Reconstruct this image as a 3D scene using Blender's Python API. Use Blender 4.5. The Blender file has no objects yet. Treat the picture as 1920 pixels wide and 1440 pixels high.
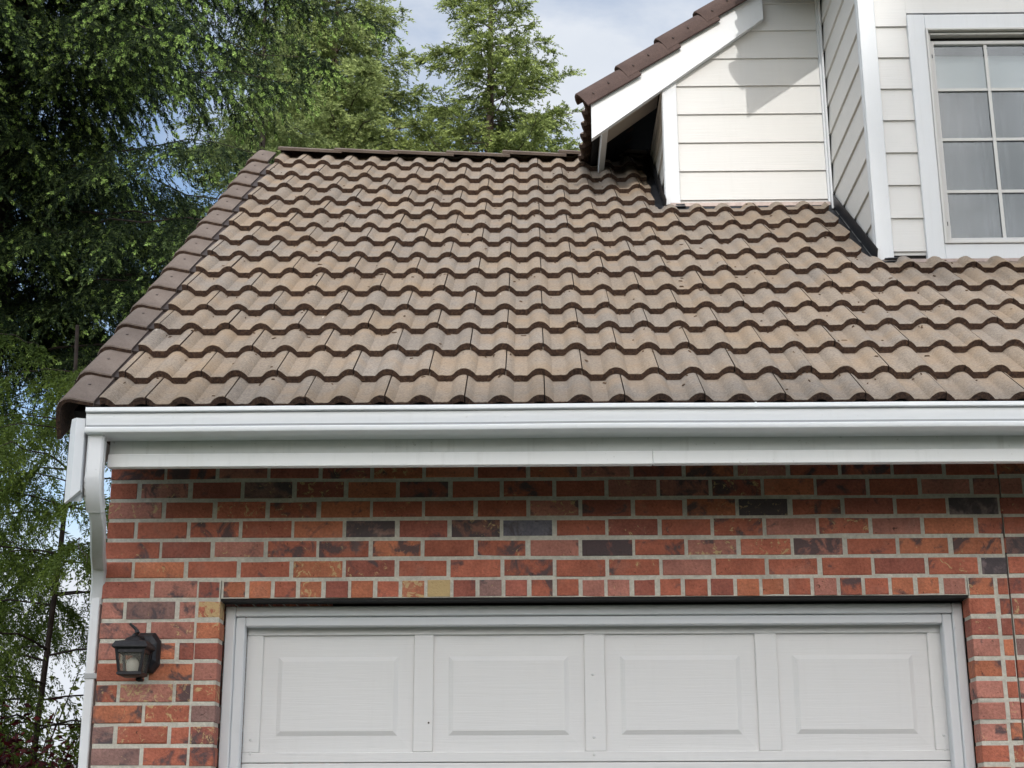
import bpy, bmesh, math, random
import numpy as np
from mathutils import Vector, Matrix

R = math.radians
scene = bpy.context.scene
C = scene.collection
CZ = 1.35                       # camera height above the driveway

# ------------------------------------------------------------------ camera
def set_camera():
    f, p, yaw, roll = 2850.0, R(16.8), R(0.77), -0.003
    fw = Vector((-math.sin(yaw)*math.cos(p), math.cos(yaw)*math.cos(p), math.sin(p)))
    rt = Vector((math.cos(yaw), math.sin(yaw), 0))
    up = rt.cross(fw)
    r2 = rt*math.cos(roll) + up*math.sin(roll)
    u2 = -rt*math.sin(roll) + up*math.cos(roll)
    cam = bpy.data.cameras.new('camera')
    cam.sensor_width = 36.0
    cam.lens = 36.0*f/1920.0
    cam.clip_end = 3000
    o = bpy.data.objects.new('camera', cam)
    C.objects.link(o)
    m = Matrix.Identity(4)
    for i in range(3):
        m[i][0], m[i][1], m[i][2] = r2[i], u2[i], -fw[i]
    m[2][3] = CZ
    o.matrix_world = m
    scene.camera = o
set_camera()

# ------------------------------------------------------------------ sun, sky, exposure
SUNV = Vector((0.0, -1.0, 0.60)).normalized()
SUN_EL = math.asin(SUNV.z)
sun = bpy.data.lights.new('sun', 'SUN')
sun.energy = 1.6
sun.angle = R(0.5)
sun.color = (1.0, 0.965, 0.91)
so = bpy.data.objects.new('sun', sun)
C.objects.link(so)
so.rotation_euler = SUNV.to_track_quat('Z', 'Y').to_euler()

world = bpy.data.worlds.new('World')
scene.world = world
world.use_nodes = True
wn, wl = world.node_tree.nodes, world.node_tree.links
wn.clear()
w_out = wn.new('ShaderNodeOutputWorld')
w_bg = wn.new('ShaderNodeBackground')
w_bg.inputs['Strength'].default_value = 0.13
sky = wn.new('ShaderNodeTexSky')
sky.sky_type = 'NISHITA'
sky.sun_disc = False
sky.sun_elevation = SUN_EL
sky.sun_rotation = math.atan2(SUNV.x, SUNV.y)
sky.air_density = 1.0
sky.dust_density = 1.0
tc = wn.new('ShaderNodeTexCoord')
mp = wn.new('ShaderNodeMapping')
mp.inputs['Scale'].default_value = (1.0, 1.0, 1.9)
mp.inputs['Location'].default_value = (0.35, 0.2, 0.4)
nz = wn.new('ShaderNodeTexNoise')
nz.inputs['Scale'].default_value = 2.6
nz.inputs['Detail'].default_value = 9
nz.inputs['Roughness'].default_value = 0.58
nz.inputs['Distortion'].default_value = 0.25
cr = wn.new('ShaderNodeValToRGB')
cr.color_ramp.elements[0].position = 0.40
cr.color_ramp.elements[1].position = 0.60
nz2 = wn.new('ShaderNodeTexNoise')
nz2.inputs['Scale'].default_value = 5.5
nz2.inputs['Detail'].default_value = 6
cr2 = wn.new('ShaderNodeValToRGB')
cr2.color_ramp.elements[0].position = 0.3
cr2.color_ramp.elements[0].color = (4.0, 4.35, 4.9, 1)
cr2.color_ramp.elements[1].position = 0.7
cr2.color_ramp.elements[1].color = (5.2, 5.4, 5.7, 1)
mx = wn.new('ShaderNodeMixRGB')
wl.new(tc.outputs['Generated'], mp.inputs['Vector'])
wl.new(mp.outputs['Vector'], nz.inputs['Vector'])
wl.new(mp.outputs['Vector'], nz2.inputs['Vector'])
wl.new(nz.outputs['Fac'], cr.inputs['Fac'])
wl.new(nz2.outputs['Fac'], cr2.inputs['Fac'])
wl.new(cr.outputs['Color'], mx.inputs['Fac'])
wl.new(sky.outputs['Color'], mx.inputs['Color1'])
wl.new(cr2.outputs['Color'], mx.inputs['Color2'])
# thin cloud is brighter around the sun
nrm = wn.new('ShaderNodeVectorMath'); nrm.operation = 'DOT_PRODUCT'
nrm.inputs[1].default_value = SUNV
wl.new(tc.outputs['Generated'], nrm.inputs[0])
glow = wn.new('ShaderNodeMapRange'); glow.interpolation_type = 'SMOOTHSTEP'
glow.inputs['From Min'].default_value = -0.25; glow.inputs['From Max'].default_value = 0.75
glow.inputs['To Min'].default_value = 1.0; glow.inputs['To Max'].default_value = 2.75
wl.new(nrm.outputs['Value'], glow.inputs['Value'])
mul = wn.new('ShaderNodeVectorMath'); mul.operation = 'SCALE'
wl.new(mx.outputs['Color'], mul.inputs[0]); wl.new(glow.outputs[0], mul.inputs['Scale'])
warm = wn.new('ShaderNodeMixRGB'); warm.blend_type = 'MULTIPLY'
warm.inputs['Color2'].default_value = (1.0, 0.94, 0.85, 1)
gf_ = wn.new('ShaderNodeMapRange')
gf_.inputs['From Min'].default_value = 1.0; gf_.inputs['From Max'].default_value = 2.0
wl.new(glow.outputs[0], gf_.inputs['Value'])
wl.new(gf_.outputs[0], warm.inputs['Fac'])
wl.new(mul.outputs[0], warm.inputs['Color1'])
wl.new(warm.outputs['Color'], w_bg.inputs['Color'])
wl.new(w_bg.outputs['Background'], w_out.inputs['Surface'])

vs = scene.view_settings
vs.view_transform = 'Standard'
vs.look = 'None'
vs.exposure = 0.40
vs.gamma = 1.0
scene.cycles.max_bounces = 8
scene.cycles.transparent_max_bounces = 12

rnd = random.Random(7)
nr = np.random.default_rng(11)

# ------------------------------------------------------------------ material helpers
class NT:
    def __init__(s, name):
        s.m = bpy.data.materials.new(name)
        s.m.use_nodes = True
        s.n, s.l = s.m.node_tree.nodes, s.m.node_tree.links
        s.b = s.n['Principled BSDF']
        s.b.inputs['Specular IOR Level'].default_value = 0.3
        s.tc = s.n.new('ShaderNodeTexCoord')
    def noise(s, scale, detail=4, rough=0.55, stretch=None, src=None, dist=0.0):
        v = src or s.tc.outputs['Object']
        if stretch:
            mp = s.n.new('ShaderNodeMapping')
            mp.inputs['Scale'].default_value = stretch
            s.l.new(v, mp.inputs['Vector']); v = mp.outputs['Vector']
        n = s.n.new('ShaderNodeTexNoise')
        n.inputs['Scale'].default_value = scale
        n.inputs['Detail'].default_value = detail
        n.inputs['Roughness'].default_value = rough
        n.inputs['Distortion'].default_value = dist
        s.l.new(v, n.inputs['Vector'])
        return n.outputs['Fac']
    def ramp(s, fac, stops):
        r = s.n.new('ShaderNodeValToRGB')
        e = r.color_ramp.elements
        while len(e) < len(stops): e.new(0.5)
        for i, (p, c) in enumerate(stops):
            e[i].position = p
            if not hasattr(c, '__len__'): c = (c, c, c)
            e[i].color = (c[0], c[1], c[2], 1)
        s.l.new(fac, r.inputs['Fac'])
        return r.outputs['Color']
    def mix(s, fac, a, b, mode='MIX'):
        m = s.n.new('ShaderNodeMixRGB')
        m.blend_type = mode
        for k, v in (('Fac', fac), ('Color1', a), ('Color2', b)):
            if isinstance(v, (int, float)): m.inputs[k].default_value = v if k == 'Fac' else (v, v, v, 1)
            elif isinstance(v, tuple): m.inputs[k].default_value = (*v, 1)
            else: s.l.new(v, m.inputs[k])
        return m.outputs['Color']
    def math(s, op, a, b=0.0):
        m = s.n.new('ShaderNodeMath'); m.operation = op
        for i, v in enumerate((a, b)):
            if isinstance(v, (int, float)): m.inputs[i].default_value = v
            else: s.l.new(v, m.inputs[i])
        return m.outputs[0]
    def attr(s, name):
        a = s.n.new('ShaderNodeAttribute'); a.attribute_name = name
        return a
    def col(s, v):
        if isinstance(v, tuple): s.b.inputs['Base Color'].default_value = (*v, 1)
        else: s.l.new(v, s.b.inputs['Base Color'])
    def rough(s, v):
        if isinstance(v, (int, float)): s.b.inputs['Roughness'].default_value = v
        else: s.l.new(v, s.b.inputs['Roughness'])
    def bump(s, h, strength=0.3, dist=0.01):
        b = s.n.new('ShaderNodeBump')
        b.inputs['Strength'].default_value = strength
        b.inputs['Distance'].default_value = dist
        s.l.new(h, b.inputs['Height'])
        s.l.new(b.outputs['Normal'], s.b.inputs['Normal'])

def m_paint(name, c, rough=0.5, grain=None, gs=0.25, dirt=0.12, dirt_col=(0.42, 0.42, 0.38)):
    t = NT(name)
    n = t.noise(1.7, 5, 0.6)
    f = t.ramp(n, [(0.45, 0.0), (0.75, dirt)])
    base = t.mix(f, c, dirt_col)
    sp = t.ramp(t.noise(70, 2, 0.5), [(0.70, 0.0), (0.78, dirt*1.8)])
    base = t.mix(sp, base, dirt_col)
    st = t.noise(1.0, 4, 0.6, stretch=(26, 26, 1.6))
    base = t.mix(t.ramp(st, [(0.56, 0.0), (0.78, dirt*0.9)]), base, dirt_col)
    t.col(base)
    t.rough(rough)
    if grain:
        g = t.noise(1.0, 5, 0.65, stretch=grain, dist=1.2)
        t.bump(g, gs, 0.004)
    else:
        t.bump(t.noise(24, 3), 0.05, 0.003)
    return t.m

M = {}
M['trim'] = m_paint('white_trim_paint', (0.70, 0.72, 0.745), 0.45, (6, 60, 6), 0.08, 0.10)
M['trim_v'] = m_paint('white_board_paint', (0.60, 0.62, 0.645), 0.5, (70, 70, 3), 0.25, 0.14)
M['siding'] = m_paint('cream_siding_paint', (0.60, 0.597, 0.587), 0.55, (2.2, 2.2, 60), 0.35, 0.10)
M['siding_side'] = m_paint('cream_siding_side_paint', (0.60, 0.59, 0.57), 0.55, (2.2, 2.2, 60), 0.30, 0.12)
M['gutter'] = m_paint('white_enamel', (0.86, 0.88, 0.90), 0.28, None, 0, 0.08)
M['gutter_grey'] = m_paint('grey_enamel', (0.40, 0.41, 0.43), 0.5, None, 0, 0.5)
M['fascia'] = m_paint('fascia_paint', (0.87, 0.88, 0.88), 0.5, (1.5, 30, 45), 0.10, 0.16)
M['door'] = m_paint('garage_door_enamel', (0.735, 0.73, 0.725), 0.42, (2.4, 2.4, 75), 0.30, 0.06)
M['fascia_top'] = m_paint('grimy_shaded_fascia_paint', (0.66, 0.68, 0.67), 0.6, (1.5, 30, 45), 0.10, 0.35, (0.30, 0.31, 0.27))  # mild grime, with the gutter's shadow put into the darker base colour
M['soffit'] = m_paint('soffit_paint', (0.52, 0.46, 0.40), 0.6, (3, 30, 3), 0.2, 0.2)
M['vinyl'] = m_paint('window_vinyl', (0.50, 0.50, 0.49), 0.35, None, 0, 0.12)
M['greyvinyl'] = m_paint('sash_vinyl', (0.50, 0.50, 0.50), 0.4, None, 0, 0.12)
M['downspout'] = m_paint('downspout_enamel', (0.74, 0.75, 0.77), 0.32, None, 0, 0.16, (0.30, 0.27, 0.22))

def m_plain(name, c, rough=0.6, metal=0.0, var=0.25, sc=30, bump=0.15):
    t = NT(name)
    n = t.noise(sc, 4)
    k = t.ramp(n, [(0.3, 1-var), (0.7, 1+var)])
    t.col(t.mix(1.0, c, k, 'MULTIPLY'))
    t.rough(rough)
    t.b.inputs['Metallic'].default_value = metal
    t.bump(n, bump, 0.003)
    return t.m
M['black'] = m_plain('black_lantern_metal', (0.026, 0.026, 0.030), 0.42, 0.3, 0.3, 60, 0.2)
M['steel'] = m_plain('dark_lintel_steel', (0.008, 0.007, 0.007), 0.7, 0.0)
M['flash'] = m_plain('dark_flashing_metal', (0.035, 0.038, 0.045), 0.45, 0.6)
M['flashlight'] = m_plain('brown_flashing_metal', (0.33, 0.27, 0.25), 0.5, 0.2)
M['deck'] = m_plain('roof_underlay', (0.018, 0.016, 0.015), 0.9)
M['nail'] = m_plain('nail_head', (0.06, 0.045, 0.04), 0.5, 0.3)
M['curtain'] = m_plain('sheer_curtain', (0.115, 0.115, 0.12), 0.9, 0, 0.05, 6, 0.0)
M['screw'] = m_plain('painted_screw', (0.68, 0.68, 0.68), 0.4, 0, 0.05)
M['asphalt'] = m_plain('driveway_asphalt', (0.085, 0.083, 0.080), 0.9, 0, 0.15, 20, 0.3)
M['grass'] = m_plain('lawn', (0.04, 0.065, 0.02), 0.9, 0, 0.4, 8, 0.4)
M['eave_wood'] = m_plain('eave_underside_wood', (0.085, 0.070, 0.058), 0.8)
M['chip'] = m_plain('pale_tile_chip', (0.42, 0.38, 0.33), 0.9)
M['litter'] = m_plain('dry_litter', (0.075, 0.045, 0.026), 0.9, 0, 0.5, 40, 0.3)
M['bark'] = m_plain('conifer_bark', (0.075, 0.055, 0.042), 0.9, 0, 0.45, 18, 0.8)
M['bark_dark'] = m_plain('dark_bark', (0.035, 0.027, 0.024), 0.9, 0, 0.4, 18, 0.6)

def m_glass():
    t = NT('window_glass')
    n, l = t.n, t.l
    out = n['Material Output']
    tr = n.new('ShaderNodeBsdfTransparent'); tr.inputs['Color'].default_value = (0.86, 0.90, 0.92, 1)
    gl = n.new('ShaderNodeBsdfGlossy'); gl.inputs['Roughness'].default_value = 0.02
    gl.inputs['Color'].default_value = (0.93, 0.97, 1.0, 1)
    fr = n.new('ShaderNodeFresnel'); fr.inputs['IOR'].default_value = 1.5
    k = t.math('ADD', t.math('MULTIPLY', fr.outputs[0], 1.15), 0.0)
    ms = n.new('ShaderNodeMixShader')
    l.new(k, ms.inputs[0]); l.new(tr.outputs[0], ms.inputs[1]); l.new(gl.outputs[0], ms.inputs[2])
    l.new(ms.outputs[0], out.inputs['Surface'])
    return t.m
M['glass'] = m_glass()
def m_lampglass():
    t = NT('lantern_glass')
    n, l = t.n, t.l
    tr = n.new('ShaderNodeBsdfTransparent'); tr.inputs['Color'].default_value = (0.8, 0.79, 0.74, 1)
    t.col((0.36, 0.35, 0.31)); t.rough(0.2)
    ms = n.new('ShaderNodeMixShader'); ms.inputs[0].default_value = 0.22
    l.new(tr.outputs[0], ms.inputs[1]); l.new(t.b.outputs[0], ms.inputs[2])
    l.new(ms.outputs[0], n['Material Output'].inputs['Surface'])
    return t.m
M['lampglass'] = m_lampglass()
M['bulb'] = m_plain('frosted_bulb', (0.80, 0.79, 0.76), 0.35, 0, 0.02)

def m_brick():
    t = NT('clay_brick')
    a = t.attr('tone'); base = a.outputs['Color']
    b = t.attr('mark'); sep = t.n.new('ShaderNodeSeparateColor'); t.l.new(b.outputs['Color'], sep.inputs[0])
    dark, buff, seed = sep.outputs[0], sep.outputs[1], sep.outputs[2]
    v = t.n.new('ShaderNodeVectorMath'); v.operation = 'ADD'
    t.l.new(t.tc.outputs['Object'], v.inputs[0])
    cmb = t.n.new('ShaderNodeCombineXYZ')
    t.l.new(t.math('MULTIPLY', seed, 37.0), cmb.inputs[0]); t.l.new(t.math('MULTIPLY', seed, 91.0), cmb.inputs[2])
    t.l.new(cmb.outputs[0], v.inputs[1])
    P = v.outputs[0]
    fine = t.noise(90, 4, 0.6, src=P)
    c = t.mix(1.0, base, t.ramp(fine, [(0.25, 0.72), (0.75, 1.25)]), 'MULTIPLY')
    mid = t.noise(11, 3, 0.5, src=P)
    c = t.mix(1.0, c, t.ramp(mid, [(0.3, (0.80, 0.78, 0.78)), (0.7, (1.18, 1.15, 1.12))]), 'MULTIPLY')
    # charcoal smudges
    sm = t.noise(13, 5, 0.6, src=P, dist=0.6)
    thr = t.math('ADD', sm, t.math('MULTIPLY', dark, 0.34))
    c = t.mix(t.ramp(thr, [(0.60, 0.0), (0.72, 0.88)]), c, (0.075, 0.064, 0.070))
    # fine dark cracks and pits
    pit = t.noise(38, 3, 0.65, src=P, dist=2.2)
    c = t.mix(t.ramp(pit, [(0.655, 0.0), (0.70, 0.8)]), c, (0.05, 0.025, 0.018))
    # buff spots
    bs = t.noise(30, 4, 0.7, src=P, dist=1.0)
    th2 = t.math('ADD', bs, t.math('MULTIPLY', buff, 0.42))
    c = t.mix(t.ramp(th2, [(0.67, 0.0), (0.74, 0.9)]), c, (0.55, 0.40, 0.20))
    # pale bloom
    ef = t.noise(7, 4, 0.6)
    c = t.mix(t.ramp(ef, [(0.55, 0.0), (0.8, 0.20)]), c, (0.46, 0.36, 0.31))
    t.col(c); t.rough(0.85)
    h = t.mix(0.5, fine, pit)
    t.bump(h, 0.8, 0.008)
    return t.m
M['brick'] = m_brick()
def m_mortar():
    t = NT('mortar')
    n = t.noise(60, 5, 0.7)
    c = t.ramp(n, [(0.25, (0.42, 0.395, 0.335)), (0.7, (0.66, 0.63, 0.55))])
    d = t.noise(6, 4)
    c = t.mix(t.ramp(d, [(0.5, 0.0), (0.75, 0.5)]), c, (0.24, 0.22, 0.19))
    t.col(c); t.rough(0.95); t.bump(n, 0.7, 0.006)
    return t.m
M['mortar'] = m_mortar()

def m_tile():
    t = NT('concrete_roof_tile')
    a = t.attr('tone'); base = a.outputs['Color']
    n1 = t.noise(110, 4, 0.75)
    c = t.mix(1.0, base, t.ramp(n1, [(0.30, 0.58), (0.68, 1.36)]), 'MULTIPLY')
    n2 = t.noise(5, 4, 0.6)
    c = t.mix(t.ramp(n2, [(0.42, 0.0), (0.72, 0.55)]), c, (0.285, 0.195, 0.115))
    n3 = t.noise(2.4, 5, 0.65)
    c = t.mix(t.ramp(n3, [(0.50, 0.0), (0.75, 0.28)]), c, (0.150, 0.135, 0.122))
    n4 = t.noise(42, 4, 0.65)
    c = t.mix(t.ramp(n4, [(0.66, 0.0), (0.73, 0.7)]), c, (0.07, 0.055, 0.04))
    n5 = t.noise(34, 2, 0.5)
    c = t.mix(t.ramp(n5, [(0.74, 0.0), (0.80, 0.55)]), c, (0.36, 0.33, 0.28))
    t.col(c); t.rough(0.9); t.bump(n1, 0.45, 0.004)
    return t.m
M['tile'] = m_tile()
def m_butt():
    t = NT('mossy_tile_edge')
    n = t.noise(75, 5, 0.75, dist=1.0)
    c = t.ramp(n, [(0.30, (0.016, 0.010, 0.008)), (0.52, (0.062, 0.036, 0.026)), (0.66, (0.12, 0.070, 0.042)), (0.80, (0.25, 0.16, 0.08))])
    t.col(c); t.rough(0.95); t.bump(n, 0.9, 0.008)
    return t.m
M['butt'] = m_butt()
def m_rake(name, c0, c1):
    t = NT(name)
    n = t.noise(9, 5, 0.6); n1 = t.noise(180, 3, 0.7)
    c = t.ramp(n, [(0.3, c0), (0.7, c1)])
    c = t.mix(1.0, c, t.ramp(n1, [(0.25, 0.75), (0.72, 1.2)]), 'MULTIPLY')
    s = t.noise(3.3, 5)
    c = t.mix(t.ramp(s, [(0.55, 0.0), (0.75, 0.45)]), c, (0.11, 0.09, 0.085))
    t.col(c); t.rough(0.85); t.bump(n1, 0.4, 0.003)
    return t.m
M['rake'] = m_rake('rake_tile_concrete', (0.122, 0.094, 0.079), (0.172, 0.138, 0.117))
M['rake_brown'] = m_rake('brown_rake_tile', (0.075, 0.050, 0.045), (0.11, 0.075, 0.066))

def m_leaf(name, dark, light, trans=0.25, rough=0.6):
    t = NT(name)
    a = t.attr('tone')
    c = t.ramp(a.outputs['Fac'], [(0.0, dark), (0.55, tuple(d*0.55+l*0.45 for d, l in zip(dark, light))), (1.0, light)])
    t.col(c); t.rough(rough)
    t.b.inputs['Specular IOR Level'].default_value = 0.2
    tl = t.n.new('ShaderNodeBsdfTranslucent')
    t.l.new(c, tl.inputs['Color'])
    ms = t.n.new('ShaderNodeMixShader'); ms.inputs[0].default_value = trans
    t.l.new(t.b.outputs[0], ms.inputs[1]); t.l.new(tl.outputs[0], ms.inputs[2])
    t.l.new(ms.outputs[0], t.n['Material Output'].inputs['Surface'])
    return t.m
M['spruce'] = m_leaf('spruce_needles', (0.007, 0.019, 0.008), (0.44, 0.62, 0.19), 0.15)
M['fir'] = m_leaf('fir_needles', (0.034, 0.055, 0.018), (0.36, 0.44, 0.14), 0.25)
M['cedar'] = m_leaf('pale_fir_needles', (0.038, 0.062, 0.022), (0.40, 0.48, 0.18), 0.3)
M['hemlock'] = m_leaf('hemlock_needles', (0.022, 0.045, 0.010), (0.24, 0.34, 0.055), 0.3)
M['maple'] = m_leaf('red_maple_leaves', (0.018, 0.004, 0.007), (0.11, 0.012, 0.014), 0.25)
M['bush'] = m_leaf('yellow_green_leaves', (0.06, 0.10, 0.02), (0.42, 0.46, 0.14), 0.3)
M['shade'] = m_leaf('treeline_foliage', (0.012, 0.028, 0.010), (0.05, 0.09, 0.03), 0.1)

# ------------------------------------------------------------------ mesh builder
class MB:
    def __init__(s):
        s.v, s.f, s.mi, s.mats, s.t, s.k = [], [], [], [], [], []
        s.cur = 0; s.tone = (1, 1, 1, 1); s.mark = (0, 0, 0, 1)
    def mat(s, m):
        if m not in s.mats: s.mats.append(m)
        s.cur = s.mats.index(m); return s
    def add(s, vs, fs):
        b = len(s.v)
        s.v.extend(tuple(x) for x in vs)
        s.t.extend([s.tone]*len(vs)); s.k.extend([s.mark]*len(vs))
        for q in fs:
            s.f.append(tuple(b+i for i in q)); s.mi.append(s.cur)
        return b
    def box(s, x0, x1, y0, y1, z0, z1, bev=0.0):
        if bev <= 0:
            vs = [(x, y, z) for x in (x0, x1) for y in (y0, y1) for z in (z0, z1)]
            s.add(vs, [(0, 1, 3, 2), (4, 6, 7, 5), (0, 4, 5, 1), (2, 3, 7, 6), (0, 2, 6, 4), (1, 5, 7, 3)])
        else:  # bevelled on every edge
            b = bev
            bm = bmesh.new()
            bmesh.ops.create_cube(bm, size=1.0)
            for v in bm.verts:
                v.co = Vector(((x0+x1)/2 + v.co.x*(x1-x0), (y0+y1)/2 + v.co.y*(y1-y0), (z0+z1)/2 + v.co.z*(z1-z0)))
            bmesh.ops.bevel(bm, geom=bm.edges[:], offset=b, segments=1, affect='EDGES')
            bm.verts.index_update()
            s.add([v.co[:] for v in bm.verts], [[v.index for v in f.verts] for f in bm.faces])
            bm.free()
    def hexa(s, p):  # 8 points: bottom ring 0-3, top ring 4-7
        s.add(p, [(3, 2, 1, 0), (4, 5, 6, 7), (0, 1, 5, 4), (1, 2, 6, 5), (2, 3, 7, 6), (3, 0, 4, 7)])
    def prism(s, poly, d):  # polygon extruded along vector d
        n = len(poly); d = Vector(d)
        vs = [Vector(p) for p in poly] + [Vector(p)+d for p in poly]
        fs = [tuple(range(n))[::-1], tuple(range(n, 2*n))] + [(i, (i+1) % n, n+(i+1) % n, n+i) for i in range(n)]
        s.add(vs, fs)
    def tube(s, pts, rad, n=8, cap=True):
        pts = [Vector(p) for p in pts]
        rad = rad if hasattr(rad, '__len__') else [rad]*len(pts)
        ring = []
        vs = []
        for i, p in enumerate(pts):
            d = (pts[min(i+1, len(pts)-1)] - pts[max(i-1, 0)]).normalized()
            a = d.cross(Vector((0, 0, 1)) if abs(d.z) < 0.95 else Vector((1, 0, 0))).normalized()
            b = d.cross(a)
            for k in range(n):
                th = 2*math.pi*k/n
                vs.append(p + (a*math.cos(th)+b*math.sin(th))*rad[i])
        fs = [(i*n+k, i*n+(k+1) % n, (i+1)*n+(k+1) % n, (i+1)*n+k) for i in range(len(pts)-1) for k in range(n)]
        if cap: fs += [tuple(range(n))[::-1], tuple((len(pts)-1)*n+k for k in range(n))]
        s.add(vs, fs)
    def sweep(s, pts, prof, frame):  # rectangular or other profile along points, frame(i) -> (u,v) vectors
        n = len(prof); vs = []
        for i, p in enumerate(pts):
            u, v = frame(i)
            for a, b in prof: vs.append(Vector(p) + u*a + v*b)
        fs = [(i*n+k, i*n+(k+1) % n, (i+1)*n+(k+1) % n, (i+1)*n+k) for i in range(len(pts)-1) for k in range(n)]
        fs += [tuple(range(n))[::-1], tuple((len(pts)-1)*n+k for k in range(n))]
        s.add(vs, fs)
    def lathe(s, c, prof, n=16):
        vs = []
        for r, z in prof:
            for k in range(n):
                th = 2*math.pi*k/n
                vs.append((c[0]+r*math.cos(th), c[1]+r*math.sin(th), c[2]+z))
        fs = [(i*n+k, i*n+(k+1) % n, (i+1)*n+(k+1) % n, (i+1)*n+k) for i in range(len(prof)-1) for k in range(n)]
        fs += [tuple(range(n))[::-1], tuple((len(prof)-1)*n+k for k in range(n))]
        s.add(vs, fs)
    def build(s, name, parent=None, smooth=False, attrs=False, m=None):
        me = bpy.data.meshes.new(name)
        me.from_pydata(s.v, [], s.f)
        for mm in (s.mats or [m]): me.materials.append(M[mm])
        if s.mats: me.polygons.foreach_set('material_index', s.mi)
        if attrs:
            for an, dat in (('tone', s.t), ('mark', s.k)):
                at = me.attributes.new(an, 'FLOAT_COLOR', 'POINT')
                at.data.foreach_set('color', np.array(dat, dtype=np.float32).ravel())
        bm = bmesh.new(); bm.from_mesh(me)
        bmesh.ops.recalc_face_normals(bm, faces=bm.faces[:])
        bm.to_mesh(me); bm.free()
        if smooth:
            me.polygons.foreach_set('use_smooth', [True]*len(me.polygons))
            try: me.set_sharp_from_angle(angle=R(40))
            except Exception: pass
        me.update()
        o = bpy.data.objects.new(name, me); C.objects.link(o)
        if parent: o.parent = parent
        return o

def tag(o, label=None, cat=None, group=None, kind=None):
    for k, v in (('label', label), ('category', cat), ('group', group), ('kind', kind)):
        if v: o[k] = v
    return o
def empty(name, loc=(0, 0, 0)):
    o = bpy.data.objects.new(name, None); C.objects.link(o)
    o.location = loc; o.empty_display_size = 0.3
    return o
def part(mb, name, parent, mat=None, **kw):
    """a part: its mesh is written in world coordinates, the parent Empty stands at the origin of the house"""
    return mb.build(name, parent, m=mat, **kw)

# ------------------------------------------------------------------ ground
g = MB(); g.mat('grass')
g.add([(-400, -400, -0.02), (400, -400, -0.02), (400, 400, -0.02), (-400, 400, -0.02)], [(0, 1, 2, 3)])
tag(g.build('ground'), kind='structure')
g = MB(); g.mat('asphalt')
g.add([(-1.5, -30, 0.0), (5.0, -30, 0.0), (5.0, 6.06, 0.0), (-1.5, 6.06, 0.0)], [(0, 1, 2, 3)])
tag(g.build('driveway'), kind='structure')

# ================================================================== HOUSE
house = empty('house')
tag(house, 'red brick garage with brown tiled roof and white clapboard dormers', 'house')
def Z(v): return v + CZ

# ---- brick wall -----------------------------------------------------------
WY = 6.0
XL, XR = -1.711, 4.4
OPL, OPR, OPT = -1.238, 1.715, 0.9255
def brick_tone():
    r = rnd.random()
    if r < 0.42: c = (0.335, 0.109, 0.069)
    elif r < 0.60: c = (0.385, 0.138, 0.076)
    elif r < 0.79: c = (0.275, 0.094, 0.069)
    elif r < 0.97: c = (0.350, 0.152, 0.118)
    else: c = (0.200, 0.118, 0.105)
    k = rnd.uniform(1.08, 1.42)
    return tuple(x*k for x in c) + (1,)
bw = MB()
def brick(x0, x1, z0, z1, dark=None, buff=None, tone=None, plane='front'):
    bw.mat('brick')
    bw.tone = tone or brick_tone()
    d = rnd.choice([0, 0, 0, 0, 0.1, 0.15, 0.25, 0.35, 0.45]) if dark is None else dark
    b = rnd.choice([0, 0, 0, 0, 0.1, 0.18, 0.26]) if buff is None else buff
    bw.mark = (d, b, rnd.random(), 1)
    j = lambda a: rnd.uniform(-a, a)
    x0 += j(.0026); x1 += j(.0026); z0 += j(.0021); z1 += j(.0021)
    dy = j(.0016)
    e = 0.0028
    if plane == 'front':
        P = lambda x, y, z: (x, WY + y + dy, Z(z))
    else:
        P = lambda x, y, z: (XL + y + dy, WY + x, Z(z))
    t1, t2, t3, t4 = j(.0034), j(.0034), j(.0034), j(.0034)
    vs = [P(x0, .09, z0), P(x1, .09, z0), P(x1, .09, z1), P(x0, .09, z1),
          P(x0, e, z0), P(x1, e, z0), P(x1, e, z1), P(x0, e, z1),
          P(x0+e, 0, z0+e+t1), P(x1-e, 0, z0+e+t2), P(x1-e, 0, z1-e+t3), P(x0+e, 0, z1-e+t4)]
    bw.add(vs, [(8, 9, 10, 11), (4, 5, 9, 8), (5, 6, 10, 9), (6, 7, 11, 10), (7, 4, 8, 11),
                (0, 1, 5, 4), (1, 2, 6, 5), (2, 3, 7, 6), (3, 0, 4, 7), (3, 2, 1, 0)])
CP, MJ = 0.0806, 0.0145
zc0 = 1.0068
JX = 0.2103
EXJ = 1.8795                                  # expansion joint
def row_joints(start, a, b):
    k0 = math.ceil((a-start)/JX)
    xs = []
    x = start + k0*JX
    while x < b:
        xs.append(x); x += JX
    return xs
def lay_row(z0, a, b, joints, split=None, opts=None):
    xs = [a] + [x for x in joints if a+0.03 < x < b-0.03] + [b]
    if split: xs = sorted(xs + [s for s in split if a < s < b])
    for i in range(len(xs)-1):
        l = xs[i] + (MJ/2 if i > 0 else 0)
        r_ = xs[i+1] - (MJ/2 if i < len(xs)-2 else 0)
        for s in (split or []):
            if abs(xs[i]-s) < 1e-6: l = s + 0.0035
            if abs(xs[i+1]-s) < 1e-6: r_ = s - 0.0035
        o = (opts or {}).get(i, {})
        brick(l, r_, z0+MJ/2, z0+CP-MJ/2, **o)
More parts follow.
